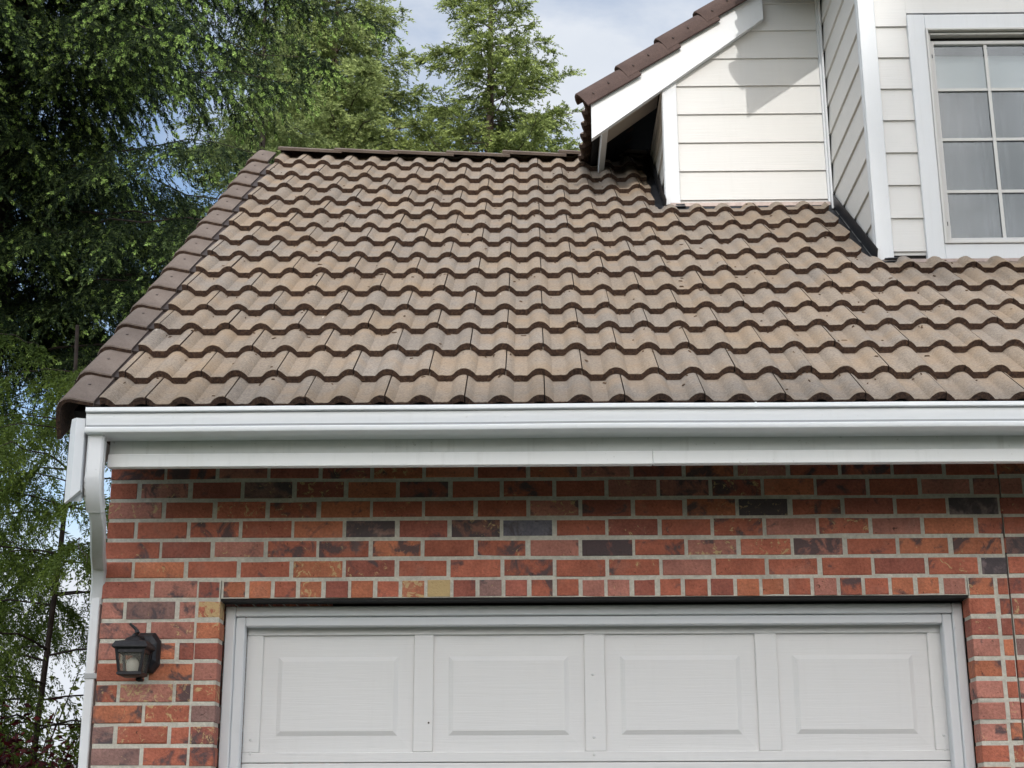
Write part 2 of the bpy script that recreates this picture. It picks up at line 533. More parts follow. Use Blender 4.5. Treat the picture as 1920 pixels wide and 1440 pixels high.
dark_picks = {(2, 5): dict(tone=(0.26, 0.155, 0.135, 1), dark=0.7), (2, 8): dict(tone=(0.15, 0.145, 0.175, 1), dark=0.3),
              (3, 12): dict(tone=(0.20, 0.13, 0.12, 1), dark=0.8), (3, 16): dict(tone=(0.22, 0.17, 0.17, 1), dark=0.5),
              (2, 7): dict(tone=(0.27, 0.13, 0.10, 1), dark=0.6), (1, 9): dict(tone=(0.26, 0.11, 0.09, 1), dark=0.8),
              (0, 17): dict(tone=(0.22, 0.17, 0.18, 1), dark=0.55)}
ktop = 8
for k in range(0, ktop):                      # courses above the header course
    z0 = zc0 + k*CP
    st = -1.0697 if k in (1, 3, 5, 7) else -0.9637
    jn = row_joints(st, XL, XR)
    o = {}
    for (kk, i), d in dark_picks.items():
        if kk == k: o[i] = d
    lay_row(z0, XL, XR, jn, split=[EXJ], opts=o)
# header course over the opening
z0 = zc0 - CP
n_h = 29
hp = (OPR-OPL)/n_h
for i in range(n_h):
    o = {}
    if i == 8: o = dict(buff=1.0, dark=0, tone=(0.36, 0.24, 0.12, 1))
    elif i == 7: o = dict(buff=0.42, dark=0)
    elif i == 3: o = dict(buff=0.35, dark=0)
    else: o = dict(dark=rnd.choice([0, 0, 0, 0.0, 0.35]), buff=0)
    brick(OPL+i*hp+MJ/2, OPL+(i+1)*hp-MJ/2, z0+MJ/2, z0+CP-MJ/2, **o)
QJ = -1.3365
for k in range(-16, 0):                       # piers either side of the door
    z0 = zc0 + k*CP
    jl = [-1.618, -1.405] if k % 2 == 0 else [-1.512]
    o = {}
    if k == -6: o = {1: dict(buff=0.36, dark=0.1)}
    lay_row(z0, XL, QJ, [x+rnd.uniform(-.006, .006) for x in jl], opts=o)
    brick(QJ+MJ/2, OPL - (0 if k < -1 else MJ/2), z0+MJ/2, z0+CP-MJ/2, **(dict(buff=0.6, dark=0) if k == -2 else {}))
    brick(OPR + (0 if k < -1 else MJ/2), 1.827-MJ/2, z0+MJ/2, z0+CP-MJ/2)
    brick(1.827+MJ/2, EXJ-0.0035, z0+MJ/2, z0+CP-MJ/2)
    lay_row(z0, EXJ+0.0035, XR, row_joints(-1.0697+(0.105 if k % 2 else 0), EXJ+.03, XR))
# gable side, seen only from a step to the left
for k in range(-16, 44):
    z0 = zc0 + k*CP
    d0 = 0.095
    rise = z0 + CP - 1.56
    ymin = max(d0, rise/0.75 - 0.50 + 0.08)
    ymax = 7.4 - ymin
    if ymax - ymin < 0.25: continue
    xs = [ymin] + [x for x in np.arange(0.1 + (0.105 if k % 2 else 0), ymax, JX) if ymin+0.04 < x < ymax-0.04] + [ymax]
    for i in range(len(xs)-1):
        brick(xs[i]+MJ/2 if i else xs[i], xs[i+1]-MJ/2, z0+MJ/2, z0+CP-MJ/2, plane='side')
# mortar bed behind the brick faces
bw.mat('mortar')
md = 0.0026
def mslab(x0, x1, z0, z1): bw.box(x0, x1, WY+md, WY+0.088, Z(z0), Z(z1))
for a, b in ((XL+0.004, EXJ-0.0034), (EXJ+0.0034, XR)):
    mslab(a, b, zc0-0.004, zc0+ktop*CP)
mslab(OPL, OPR, zc0-CP+0.005, zc0-0.0041)
mslab(XL+0.004, OPL-0.003, -1.35, zc0-0.0042)
mslab(OPR+0.003, EXJ-0.0034, -1.35, zc0-0.0042)
mslab(EXJ+0.0034, XR, -1.35, zc0-0.0042)
# gable mortar sheet following the slope
gp = [(XL+md, WY+0.089, Z(-1.35)), (XL+md, WY+7.39, Z(-1.35)), (XL+md, WY+7.39, Z(1.6)), (XL+md, WY+3.7, Z(4.30)), (XL+md, WY+0.089, Z(1.62))]
bw.prism(gp, (0.08, 0, 0))
# steel lintel under the header course and dark sealant in the expansion joint
part(bw, 'brick_wall', house, attrs=True)
lt = MB(); lt.mat('steel')
lt.box(OPL, OPR, WY+0.006, WY+0.094, Z(OPT-0.004), Z(OPT+0.0046))
lt.box(EXJ-0.0030, EXJ+0.0030, WY+0.02, WY+0.09, Z(-1.35), Z(zc0+ktop*CP))
part(lt, 'lintel', house)
wv = MB(); wv.mat('deck')                      # dark inner leaf behind the veneer
wv.box(XL+0.092, OPL-0.02, WY+0.096, WY+0.20, Z(-1.35), Z(1.62))
wv.box(OPR+0.02, XR, WY+0.096, WY+0.20, Z(-1.35), Z(1.62))
wv.box(OPL-0.0199, OPR+0.0199, WY+0.096, WY+0.20, Z(0.98), Z(1.62))
wv.box(XR+0.001, XR+0.1, WY+0.0, WY+7.4, Z(-1.35), Z(1.5))
wv.box(XL+0.092, XR, WY+7.3, WY+7.39, Z(-1.35), Z(1.55))
part(wv, 'inner_wall', house)

# ---- garage door ------------------------------------------------------------
gf = MB(); gf.mat('trim')
FY = WY+0.097
fl, fr_, ft = -1.2355, 1.7135, 0.914
def jamb_frame(mb, w, y0, y1, l, r_, t, bev):
    mb.box(l, l+w, y0, y1, Z(-1.35), Z(t), bev)
    mb.box(r_-w, r_, y0, y1, Z(-1.35), Z(t), bev)
    mb.box(l+w+0.0005, r_-w-0.0005, y0+0.001, y1, Z(t-w), Z(t-0.0005), bev)
jamb_frame(gf, 0.040, FY, FY+0.03, fl, fr_, ft, 0.004)
jamb_frame(gf, 0.038, FY+0.014, FY+0.068, fl+0.0405, fr_-0.0405, ft-0.0405, 0.004)
DY = WY+0.170
dl, dr, dtop = -1.158, 1.652, 0.852
def door_section(zt, zb):
    d = MB(); d.mat('door')
    # back sheet plus raised rails, stiles and bevelled raised fields
    d.box(dl, dr, DY+0.012, DY+0.035, Z(zb), Z(zt))
    px = [(-1.090, -0.481), (-0.402, 0.2035), (0.2865, 0.8905), (0.978, 1.583)]
    top, bot = zt-0.046, zb+0.039
    d.box(dl, dr, DY, DY+0.0118, Z(top), Z(zt), 0.0025)
    d.box(dl, dr, DY, DY+0.0118, Z(zb), Z(bot), 0.0025)
    edges = [dl] + [v for p in px for v in p] + [dr]
    for i in range(0, len(edges), 2):
        d.box(edges[i], edges[i+1], DY+0.0004, DY+0.0117, Z(bot+0.0003), Z(top-0.0003), 0.0025)
    for a, b in px:
        # sunk field with a sloping border up to a flat raised centre
        o = [(a+0.001, b-0.001, bot+0.001, top-0.001, 0.0115), (a+0.062, b-0.062, bot+0.064, top-0.086, 0.0095), (a+0.080, b-0.080, bot+0.082, top-0.104, 0.0012)]
        vs = []
        for l, r_, b0, t0, y in o:
            vs += [(l, DY+y, Z(b0)), (r_, DY+y, Z(b0)), (r_, DY+y, Z(t0)), (l, DY+y, Z(t0))]
        fs = [(8, 9, 10, 11)]
        for q in (0, 4):
            for k in range(4): fs.append((q+k, q+(k+1) % 4, q+4+(k+1) % 4, q+4+k))
        d.add(vs, fs)
    return d, bot
gdoor = part(gf, 'garage_door', house)
zt = dtop
for i in range(4):
    zb = zt - 0.546
    if zb < -1.35: zb = -1.34
    d, bot = door_section(zt, zb)
    so_ = d.build('door_section', gdoor, smooth=False)
    if i < 2:
        for x, zs in ((0.238, (bot+0.30, bot+0.055, bot-0.012)), (-1.125, (bot+0.05, bot-0.004)), (1.618, (bot+0.058, bot+0.002))):
            for z_ in zs:
                s = MB(); s.mat('screw')
                bmt = bmesh.new(); bmesh.ops.create_uvsphere(bmt, u_segments=8, v_segments=5, radius=0.0065)
                s.add([(v.co.x+x, DY+v.co.y*0.5, Z(z_)+v.co.z) for v in bmt.verts], [[v.index for v in f.verts] for f in bmt.faces]); bmt.free()
                s.build('screw_head', gdoor)
    zt = zb - 0.003
dk = MB(); dk.mat('nail')
dk.lathe((0, 0, 0), [(0.0, -0.001), (0.004, -0.001), (0.004, 0.001), (0.0, 0.001)], 8)
dk.v = [(-0.4185+x, DY-0.001+z, Z(0.458)+y) for x, y, z in dk.v]
dk.build('bolt_hole', gdoor)

# ---- main roof ------------------------------------------------------------------
SA, CA = 0.6, 0.8                                # 9:12 pitch
P0 = Vector((0.0, 5.738, 1.742))                 # foot of the second course
ROWS = [-0.300, 0.0, 0.306, 0.596, 0.868, 1.158, 1.46, 1.751, 2.049, 2.34, 2.640, 2.937, 3.250, 3.563, 3.893, 4.20]
def sag(x, s):
    if s <= 0: return 0.0
    if x < 0: return 0.030*min(1.4, -x/1.3)**1.5*(s/3.5)
    return 0.010*min(1.6, x)**1.5*min(1.0, s/2.5)
def onroof(x, s, h=0.0):
    d = sag(x, s)
    return Vector((x, P0.y + CA*s - SA*h, Z(P0.z + SA*s + CA*h + d)))
PITCH, HUMP, TT = 0.15, 0.0290, 0.030
def wave(x, x0):
    u = (x - x0) / PITCH
    u = (u - math.floor(u+0.5))*PITCH              # 0 at the crest
    a = min(1.0, abs(u)/0.0465)
    return HUMP*(1-a*a)**0.86
CREST0 = -0.116                                  # x of a crest on the eave course
tone_r = random.Random(3)
def tile_tone(base=(0.220, 0.185, 0.153)):
    k = tone_r.uniform(0.93, 1.07)
    w = tone_r.uniform(-0.006, 0.009)
    return ((base[0]+w)*k, base[1]*k, (base[2]-w)*k, 1)
def limit_s(x):
    if x > 1.66: return (7.020-P0.y)/CA
    if x > 0.722: return (7.945-P0.y)/CA
    return 9.9
def tile_field(mb, xa, xb, rows, pos, limit, crest0, joint0, lap=0.065, base=(0.220, 0.185, 0.153), N=18):
    W = 2*PITCH
    for i in range(len(rows)-1):
        s0, s1 = rows[i], rows[i+1]
        off = joint0 + (PITCH if i % 2 else 0)
        k0 = math.floor((xa-off)/W)
        x = off + k0*W
        while x < xb:
            mb.tone = tile_tone(base)
            mb.mark = (tone_r.random(),)*3 + (1,)
            js, jh, jx = tone_r.uniform(-0.005, 0.004), tone_r.uniform(0, 0.003), tone_r.uniform(-.0015, .0015)
            tilt = tone_r.uniform(-0.004, 0.004)
            gap = 0.0032
            us = np.linspace(x+gap, x+W-gap*0.4, 2*N+1)
            cols = []
            for u in us:
                if u < xa or u > xb: cols.append(None); continue
                sl = limit(u)
                sa = s0 + js + tilt*(u-x)/W + tone_r.uniform(-.0012, .0012)
                sb = min(s1 + lap, sl)
                if sb - sa < 0.015: cols.append(None); continue
                w = wave(u, crest0 + jx) + tone_r.uniform(-.0006, .0006)
                def H(s): return TT*(1-(s-sa)/(s1-s0)) + w + jh
                cols.append([pos(u, sa, H(sa)-TT+0.0006), pos(u, sa, H(sa)-0.0025), pos(u, sa+0.003, H(sa+0.003)),
                             pos(u, (sa+sb)/2, H((sa+sb)/2)), pos(u, sb, H(sb)), pos(u, sb, H(sb)-TT*0.9)])
            for q in range(len(cols)-1):
                a, b = cols[q], cols[q+1]
                if not a or not b: continue
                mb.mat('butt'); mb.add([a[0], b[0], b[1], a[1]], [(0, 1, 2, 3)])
                mb.mat('tile'); mb.add([a[1], b[1], b[2], a[2]], [(0, 1, 2, 3)])
                mb.add([a[2], b[2], b[3], a[3]], [(0, 1, 2, 3)])
                mb.add([a[3], b[3], b[4], a[4]], [(0, 1, 2, 3)])
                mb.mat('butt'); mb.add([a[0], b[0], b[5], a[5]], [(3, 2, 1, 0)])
            live = [c for c in cols if c]
            if live:
                for c in (live[0], live[-1]):
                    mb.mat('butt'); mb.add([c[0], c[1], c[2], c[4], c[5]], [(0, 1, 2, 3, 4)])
            x += W
rf = MB()
tile_field(rf, -1.630, 4.45, ROWS, onroof, limit_s, CREST0, CREST0+0.014+PITCH)
def weld_build(mb, name, parent):
    me = bpy.data.meshes.new(name)
    me.from_pydata(mb.v, [], mb.f)
    for mm in mb.mats: me.materials.append(M[mm])
    me.polygons.foreach_set('material_index', mb.mi)
    at = me.attributes.new('tone', 'FLOAT_COLOR', 'POINT')
    at.data.foreach_set('color', np.array(mb.t, dtype=np.float32).ravel())
    bm = bmesh.new(); bm.from_mesh(me)
    bmesh.ops.remove_doubles(bm, verts=bm.verts[:], dist=0.00004)
    bmesh.ops.recalc_face_normals(bm, faces=bm.faces[:])
    bm.to_mesh(me); bm.free()
    me.polygons.foreach_set('use_smooth', [True]*len(me.polygons))
    me.set_sharp_from_angle(angle=R(38))
    o = bpy.data.objects.new(name, me); C.objects.link(o); o.parent = parent
    return o
roof = weld_build(rf, 'roof', house)
# deck below the tiles (two slopes)
dkm = MB(); dkm.mat('deck')
def slab(mb, pts, th):
    n = len(pts); v = [Vector(p) for p in pts]
    nrm = (v[1]-v[0]).cross(v[2]-v[0]).normalized()
    if nrm.z < 0: nrm = -nrm
    mb.prism([p-nrm*th for p in v], nrm*th)
ridge_s = 4.22
e0, e1 = onroof(0, -0.26, -0.012), onroof(0, ridge_s, -0.012)
slab(dkm, [(-1.74, e0.y, e0.z), (4.45, e0.y, e0.z), (4.45, e1.y, e1.z), (-1.74, e1.y, e1.z)], 0.03)
yr = e1.y
slab(dkm, [(-1.74, yr+0.0005, e1.z), (4.45, yr+0.0005, e1.z), (4.45, yr+(yr-e0.y), e0.z), (-1.74, yr+(yr-e0.y), e0.z)], 0.03)
dkm.build('roof_deck', roof)
bk = MB()
def onback(x, s, h=0.0):
    p = onroof(x, s, h); p.y = 2*yr - p.y; p.z -= sag(x, s); return p
tile_field(bk, -1.70, 3.6, [ -0.3+0.45*i for i in range(11)], onback, lambda x: 9.9, CREST0, CREST0, N=5)
weld_build(bk, 'rear_tiles', roof)

# ---- rake tiles on the left verge -------------------------------------------------
def rake_mesh(mb, mat, prof, length, end_drop=0.018):
    """prof: list of (across, up) outer points; extruded along +s, the far end dropped a little so that courses lap"""
    th = 0.016
    inner = []
    n = len(prof)
    for i, (a, b) in enumerate(prof):
        p = Vector((prof[max(i-1, 0)][0], prof[max(i-1, 0)][1])); q = Vector((prof[min(i+1, n-1)][0], prof[min(i+1, n-1)][1]))
        d = (q-p).normalized(); nn = Vector((-d.y, d.x))
        inner.append((a+nn.x*th, b+nn.y*th))
    mb.mat(mat)
    vs = []
    for s, dz in ((0.0, 0.0), (0.004, 0.0025), (length, -end_drop)):
        for a, b in prof: vs.append((a, s, b+dz - (0.0025 if s == 0 else 0)))
    m_ = len(vs)
    for s, dz in ((0.0, 0.0), (length, -end_drop)):
        for a, b in inner: vs.append((a, s, b+dz))
    fs = []
    for r_ in range(2):
        for i in range(n-1): fs.append((r_*n+i, r_*n+i+1, (r_+1)*n+i+1, (r_+1)*n+i))
    bi = len(mb.f)
    fs.append((0, n, 2*n, m_+n, m_)); fs.append((n-1, m_+n-1, m_+2*n-1, 3*n-1, 2*n-1))
    mb.add(vs, fs)
    mb.mat('butt')
    fs2 = []
    for i in range(n-1):
        fs2.append((m_+i, m_+n+i, m_+n+i+1, m_+i+1)); fs2.append((i, m_+i, m_+i+1, i+1)); fs2.append((2*n+i, 2*n+i+1, m_+n+i+1, m_+n+i))
    mb.add(vs, fs2)
    return mb
# across: 0 at the inner edge, negative to the left
prof_main = [(0.0, 0.040), (-0.05, 0.050), (-0.085, 0.058), (-0.108, 0.056), (-0.128, 0.044), (-0.143, 0.018), (-0.150, -0.03), (-0.152, -0.105)]
rk = MB(); rake_mesh(rk, 'rake', prof_main, 0.365)
rk.mat('nail'); rk.lathe((-0.062, 0.185, 0.044), [(0.0, 0.0), (0.006, 0.0), (0.006, 0.003), (0.0, 0.003)], 8)
proto_rake = None
slope_rot = Matrix(((1, 0, 0), (0, CA, -SA), (0, SA, CA)))
for i in range(15):
    s = ROWS[i] - 0.018 if i < len(ROWS) else ROWS[-1]
    if i == 0:
        proto_rake = rk.build('rake_tile', roof, smooth=True); o = proto_rake
    else:
        o = proto_rake.copy(); C.objects.link(o); o.parent = roof
    x = -1.648 + rnd.uniform(-.004, .004) - 0.0012*i
    p = onroof(x, s, 0.004)
    o.matrix_local = Matrix.Translation(p) @ (slope_rot.to_4x4()) @ Matrix.Rotation(rnd.uniform(-.012, .012), 4, 'Z')
# dark mortar / flashing line where the rake tiles meet the field
vl = MB(); vl.mat('nail')
for i in range(14):
    a, b = onroof(-1.655, ROWS[i], 0.0), onroof(-1.655, ROWS[i+1]+0.02, 0.0)
    for w_, h_ in ((0.022, 0.034),):
        p = [onroof(-1.662, ROWS[i], 0.0), onroof(-1.626, ROWS[i], 0.0), onroof(-1.626, ROWS[i+1]+.01, -0.012), onroof(-1.662, ROWS[i+1]+.01, -0.012)]
        q = [onroof(-1.662, ROWS[i], h_), onroof(-1.626, ROWS[i], h_-.004), onroof(-1.626, ROWS[i+1]+.01, h_-.018), onroof(-1.662, ROWS[i+1]+.01, h_-.014)]
        vl.hexa(p+q)
vl.build('verge_flashing', roof)
# ---- ridge tiles ----------------------------------------------------------------------
prof_r = list(reversed([(-0.125, -0.034), (-0.115, -0.026), (-0.075, -0.004), (-0.03, 0.010), (0.0, 0.013), (0.03, 0.010), (0.075, -0.004), (0.115, -0.026), (0.125, -0.034)]))
rt_ = MB(); rake_mesh(rt_, 'rake', prof_r, 0.415, 0.026)
rz = onroof(0, ridge_s).z - sag(0, ridge_s) + 0.053
proto_ridge = None
x = -1.64; i = 0
while x < 3.6:
    if proto_ridge is None:
        proto_ridge = rt_.build('ridge_tile', roof, smooth=True); o = proto_ridge
    else:
        o = proto_ridge.copy(); C.objects.link(o); o.parent = roof
    # local s runs along +X
    m = Matrix(((0, 1, 0, x), (-1, 0, 0, yr), (0, 0, 1, rz + sag(x+.2, ridge_s) + rnd.uniform(-.003, .003)), (0, 0, 0, 1)))
    o.matrix_local = m
    x += 0.365; i += 1

# ---- gutter, fascia, downspout -------------------------------------------------------------
FAS = 5.545
fa = MB(); fa.mat('fascia')
fa.box(-1.600, 0.452, FAS, FAS+0.035, Z(1.358), Z(1.4085), 0.002)
fa.box(0.4535, 4.3, FAS+0.001, FAS+0.036, Z(1.359), Z(1.4085), 0.002)
fa.mat('fascia_top'); fa.box(-1.600, 4.3, FAS+0.018, FAS+0.0352, Z(1.4087), Z(1.545))  # set back so the gutter's shade band keeps a crisp lower edge
fasc = part(fa, 'fascia_board', house)
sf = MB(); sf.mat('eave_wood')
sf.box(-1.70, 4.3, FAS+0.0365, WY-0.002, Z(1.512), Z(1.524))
sf.box(-1.60, 4.3, FAS+0.0367, FAS+0.070, Z(1.372), Z(1.5118))  # unseen dark board, added to cut light bouncing onto the top courses
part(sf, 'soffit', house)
gt = MB(); gt.mat('gutter')
GY = 5.425
# K-style section (y toward the house, z), outer line then inner line
sec = [(FAS+0.016, 1.553), (FAS+0.016, 1.464), (GY+0.018, 1.464), (GY+0.009, 1.4665), (GY+0.006, 1.472), (GY+0.006, 1.4835), (GY+0.009, 1.486), (GY+0.024, 1.4885), (GY+0.019, 1.497), (GY+0.014, 1.512), (GY+0.012, 1.527), (GY+0.013, 1.5385),
       (GY+0.013, 1.5400), (GY+0.002, 1.5415), (GY-0.002, 1.545), (GY-0.002, 1.5575), (GY+0.002, 1.5605), (GY+0.014, 1.5605), (GY+0.016, 1.5550), (GY+0.017, 1.548)]
inn = [(GY+0.017, 1.536), (GY+0.020, 1.512), (GY+0.029, 1.490), (GY+0.022, 1.472), (FAS+0.013, 1.470), (FAS+0.013, 1.553)]
GL, GR = -1.660, 4.2
ring = sec + inn
nn = len(ring)
xs = list(np.linspace(GL, GR, 26))
vs = []
for x in xs:
    wob = 0.0013*math.sin(x*2.1+1) + 0.0009*math.sin(x*5.3)
    vs += [(x, y + wob*0.6, Z(z_) + wob) for y, z_ in ring]
fs = [(i*nn+k, i*nn+(k+1) % nn, (i+1)*nn+(k+1) % nn, (i+1)*nn+k) for i in range(len(xs)-1) for k in range(nn)]
fs += [tuple(range(nn)), tuple((len(xs)-1)*nn+k for k in range(nn))]
gt.add(vs, fs)
gt.mat('gutter_grey')
for k, q in enumerate(fs[:-2]):
    if k % nn in (7, 11, 12): gt.mi[k] = 1  # greyer enamel in the crease above the ledge and under the lip
gut = part(gt, 'gutter', house, smooth=True)
ec = MB(); ec.mat('gutter')
ec.prism([(GL-0.0015, y, Z(z_)) for y, z_ in sec[:17]], (0.001, 0, 0))
ec.build('end_cap', gut)
# downspout: outlet, elbow back to the wall corner, straight pipe
ds = MB(); ds.mat('downspout')
rectw, rectd = 0.031, 0.024
def rect(w, d, c=0.007): return [(-w, -d+c), (-w+c, -d), (w-c, -d), (w, -d+c), (w, d-c), (w-c, d), (-w+c, d), (-w, d-c)]
path = []
cx0 = -1.627
pts2 = [(cx0, 5.485, 1.470), (cx0, 5.485, 1.40), (cx0, 5.485, 1.335)]
for a in np.linspace(0, 1, 14)[1:]:
    th = a*R(52)
    rr = 0.17
    pts2.append((cx0-0.004*a, 5.485 + rr*(1-math.cos(th)), 1.335 - rr*math.sin(th)))
Pd = [Vector((x, y, Z(z_))) for x, y, z_ in pts2]
def fr1(i):
    d = (Pd[min(i+1, len(Pd)-1)]-Pd[max(i-1, 0)]).normalized()
    u = Vector((1, 0, 0)); v = d.cross(u)
    k = 1.0 + (0.08 if (i > 3 and i % 2) else 0.0)
    return u*k, v*k
ds.sweep(Pd, rect(rectw, rectd), fr1)
down = part(ds, 'downspout', house, smooth=True)
el = MB(); el.mat('downspout')
q0 = Pd[-1]; d0 = (Pd[-1]-Pd[-2]).normalized()
q1 = Vector((-1.722, 5.99, Z(1.000)))
pts3 = [q0 - d0*0.015, q0 + d0*0.06, q0*0.45+q1*0.55 + Vector((0, 0, -0.01)), q1 + Vector((0, -0.03, 0.06)), q1 + Vector((-0.012, 0.035, -0.01)), q1 + Vector((-0.020, 0.05, -0.08))]
def fr2(i):
    d = (pts3[min(i+1, len(pts3)-1)]-pts3[max(i-1, 0)]).normalized()
    u = Vector((1, 0, 0)); u = (u - d*u.dot(d)).normalized(); v = d.cross(u)
    return u, v
el.sweep(pts3, rect(0.0275, 0.021), fr2)
el.build('elbow', down, smooth=True)
pp = MB(); pp.mat('downspout')
pts4 = [Vector((-1.742, 6.045, Z(z_))) for z_ in (0.99, 0.40, -0.40, -1.25)]
pp.sweep(pts4, rect(0.0190, 0.030, 0.004), lambda i: (Vector((1, 0, 0)), Vector((0, 1, 0))))
pp.build('pipe', down)
for z_ in (0.62, -0.55):
    st_ = MB(); st_.mat('gutter_grey')
    st_.box(-1.7635, -1.7105, 6.012, 6.078, Z(z_), Z(z_+0.022), 0.002)
    st_.build('strap', down)
sm_ = MB(); sm_.mat('gutter')
sm_.box(0.826, 0.834, GY-0.0035, GY+0.0105, Z(1.542), Z(1.5617), 0.001)
sm_.build('gutter_seam', gut)
# ---- barge board on the gable (its plumb-cut foot shows beside the gutter) ------------------
bb = MB(); bb.mat('trim')
def barge(x0, x1, ya, yb):
    za = lambda y: Z(1.742 + 0.75*(y-5.738))
    lo, hi = -0.290, 0.02
    y_ = 5.440
    # chamfered front foot
    fr = [(x0, 0.030), (x0+0.006, 0.022), (x0+0.029, 0.0), (x1, 0.014), (x1, 0.05), (x0, 0.05)]
    zt_ = za(y_)
    z_b, z_tp = Z(1.205), Z(1.505)
    ring0 = [(x, y_+dy, z_b + (0.045*max(0, (x-x0-0.02)/0.04))) for x, dy in fr]
    ring1 = [(x, y_+dy, z_tp + (0.018 if 0 < i < 4 else 0.0) - (0.02 if i == 0 else 0)) for i, (x, dy) in enumerate(fr)]
    n = len(fr)
    bb.add(ring0+ring1, [tuple(range(n)), tuple(range(n, 2*n))] + [(i, (i+1) % n, n+(i+1) % n, n+i) for i in range(n)])
    ys_ = 5.491
    ye = yr
    bb.prism([(x0+0.004, ys_, Z(1.215)), (x0+0.004, ys_, Z(1.500)), (x0+0.004, ye, Z(1.500+0.75*(ye-ys_))), (x0+0.004, ye, Z(1.215+0.75*(ye-ys_)))], (x1-x0-0.008, 0, 0))
    bb.prism([(x0+0.004, ye+.001, Z(1.500+0.75*(ye-ys_))), (x0+0.004, ye+.001, Z(1.215+0.75*(ye-ys_))), (x0+0.004, 2*ye-ys_, Z(1.215)), (x0+0.004, 2*ye-ys_, Z(1.500))], (x1-x0-0.008, 0, 0))
barge(-1.727, -1.668-0.0, 5.44, 9)
part(bb, 'barge_board', house)

# ---- needles, twigs and bits of moss lying on the tiles
lm = MB(); lm.mat('litter')
dr = random.Random(17)
for k in range(620):
    x = dr.uniform(-1.62, 2.3); i = dr.randrange(0, 14)
    s_ = ROWS[i+1] - abs(dr.gauss(0, 0.03)) - 0.004 if dr.random() < 0.75 else dr.uniform(ROWS[i]+.02, ROWS[i+1])
    if s_ > limit_s(x) - 0.03: continue
    h = TT*(1-(s_-ROWS[i])/(ROWS[i+1]-ROWS[i])) + wave(x, CREST0) + 0.002
    c = onroof(x, s_, h)
    a = dr.uniform(0, 3.14); l = dr.uniform(0.003, 0.013); w = dr.uniform(0.0012, 0.004)
    ax = Vector((math.cos(a), math.sin(a)*CA, math.sin(a)*SA)); bx_ = Vector((-math.sin(a), math.cos(a)*CA, math.cos(a)*SA))
    up_ = Vector((0, -SA, CA))*dr.uniform(0.002, 0.005)
    lm.mat('chip' if k % 40 == 0 else 'litter')
    lm.hexa([c-ax*l-bx_*w, c+ax*l-bx_*w, c+ax*l+bx_*w, c-ax*l+bx_*w, c-ax*l*.7-bx_*w*.6+up_, c+ax*l*.7-bx_*w*.6+up_, c+ax*l*.7+bx_*w*.6+up_, c-ax*l*.7+bx_*w*.6+up_])
tag(lm.build('leaf_litter', roof), kind='stuff')

# ================================================================== dormers
Y1, Y2 = 7.958, 7.032
XC, XB = 0.765, 1.705                       # left wall of the small dormer, left wall of the large one
LAP = 0.1785
wx1_ = 3.17
def siding_run(mb, z_lo, z_hi, first, to3, w, clip=None):
    """boards of a lap siding: to3(a, out, z) maps; a from 0 to w along the wall"""
    z_ = first
    while z_ > z_lo: z_ -= LAP
    while z_ < z_hi:
        b, t = max(z_, z_lo), min(z_+LAP+0.012, z_hi)
        if t - b < 0.004: z_ += LAP; continue
        a0 = max(0.0, min(w, clip(t))) if clip else 0.0
        if a0 >= w - 0.01: break
        fb = (b-z_)/LAP; ft_ = (t-z_)/LAP
        ob, ot = 0.017-0.011*fb, 0.017-0.011*ft_
        jz = rnd.uniform(-.001, .001)
        ab = max(0.0, min(w, clip(b))) if clip else 0.0
        p = [to3(ab, 0, b+jz), to3(w, 0, b+jz), to3(w, ob, b+jz), to3(ab, ob, b+jz), to3(a0, 0, t), to3(w, 0, t), to3(w, ot, t), to3(a0, ot, t)]
        mb.hexa(p)
        z_ += LAP
sd = MB(); sd.mat('siding')
siding_run(sd, 3.46, 5.3, 3.478, lambda a, o, z_: (0.850+a, Y1-o, Z(z_)), 1.681-0.850, lambda z_: 0.354+(z_-4.02)/0.75-0.850)
part(sd, 'dormer_siding', house)
sd = MB(); sd.mat('siding_side')
siding_run(sd, 3.3, 4.22, 3.478, lambda a, o, z_: (XC+0.018-o, Y1+0.02+a, Z(z_)), 1.5)
part(sd, 'dormer_siding', house)
sd = MB(); sd.mat('siding_side')
def side_to(a, o, z_): return (XB+0.018-o, Y2+0.040+a, Z(z_))
siding_run(sd, 2.70, 4.95, 2.787, side_to, Y1-Y2-0.070)
part(sd, 'dormer_siding', house)
sd = MB(); sd.mat('siding')
siding_run(sd, 2.77, 4.95, 2.787, lambda a, o, z_: (1.790+a, Y2-o, Z(z_)), 0.165)
siding_run(sd, 4.115, 5.3, 2.787, lambda a, o, z_: (1.9555+a, Y2-o, Z(z_)), 2.4, lambda z_: 1.352+(z_-4.735)/0.75-1.9555)
part(sd, 'dormer_siding', house)
sd = MB(); sd.mat('siding')
siding_run(sd, 2.77, 4.114, 2.787, lambda a, o, z_: (wx1_+0.0905+a, Y2-o, Z(z_)), 4.36-wx1_-0.0905)
part(sd, 'dormer_siding', house)
# solid cores behind the siding
co = MB(); co.mat('deck')
co.prism([(XC+0.019, Y1+0.001, Z(3.30)), (1.70, Y1+0.001, Z(3.30)), (1.70, Y1+0.001, Z(4.80)), (XC+0.019, Y1+0.001, Z(4.10))], (0, 2.2, 0))
co.box(1.7235, 2.02, Y2+0.001, Y2+2.6, Z(2.4), Z(4.95))
co.box(2.0201, 4.4, Y2+0.30, Y2+2.6, Z(2.4), Z(5.2))
co.box(2.0201, 4.4, Y2+0.001, Y2+0.2999, Z(2.4), Z(2.83)); co.box(2.0201, 4.4, Y2+0.001, Y2+0.2999, Z(4.03), Z(5.2))
part(co, 'wall_core', house)
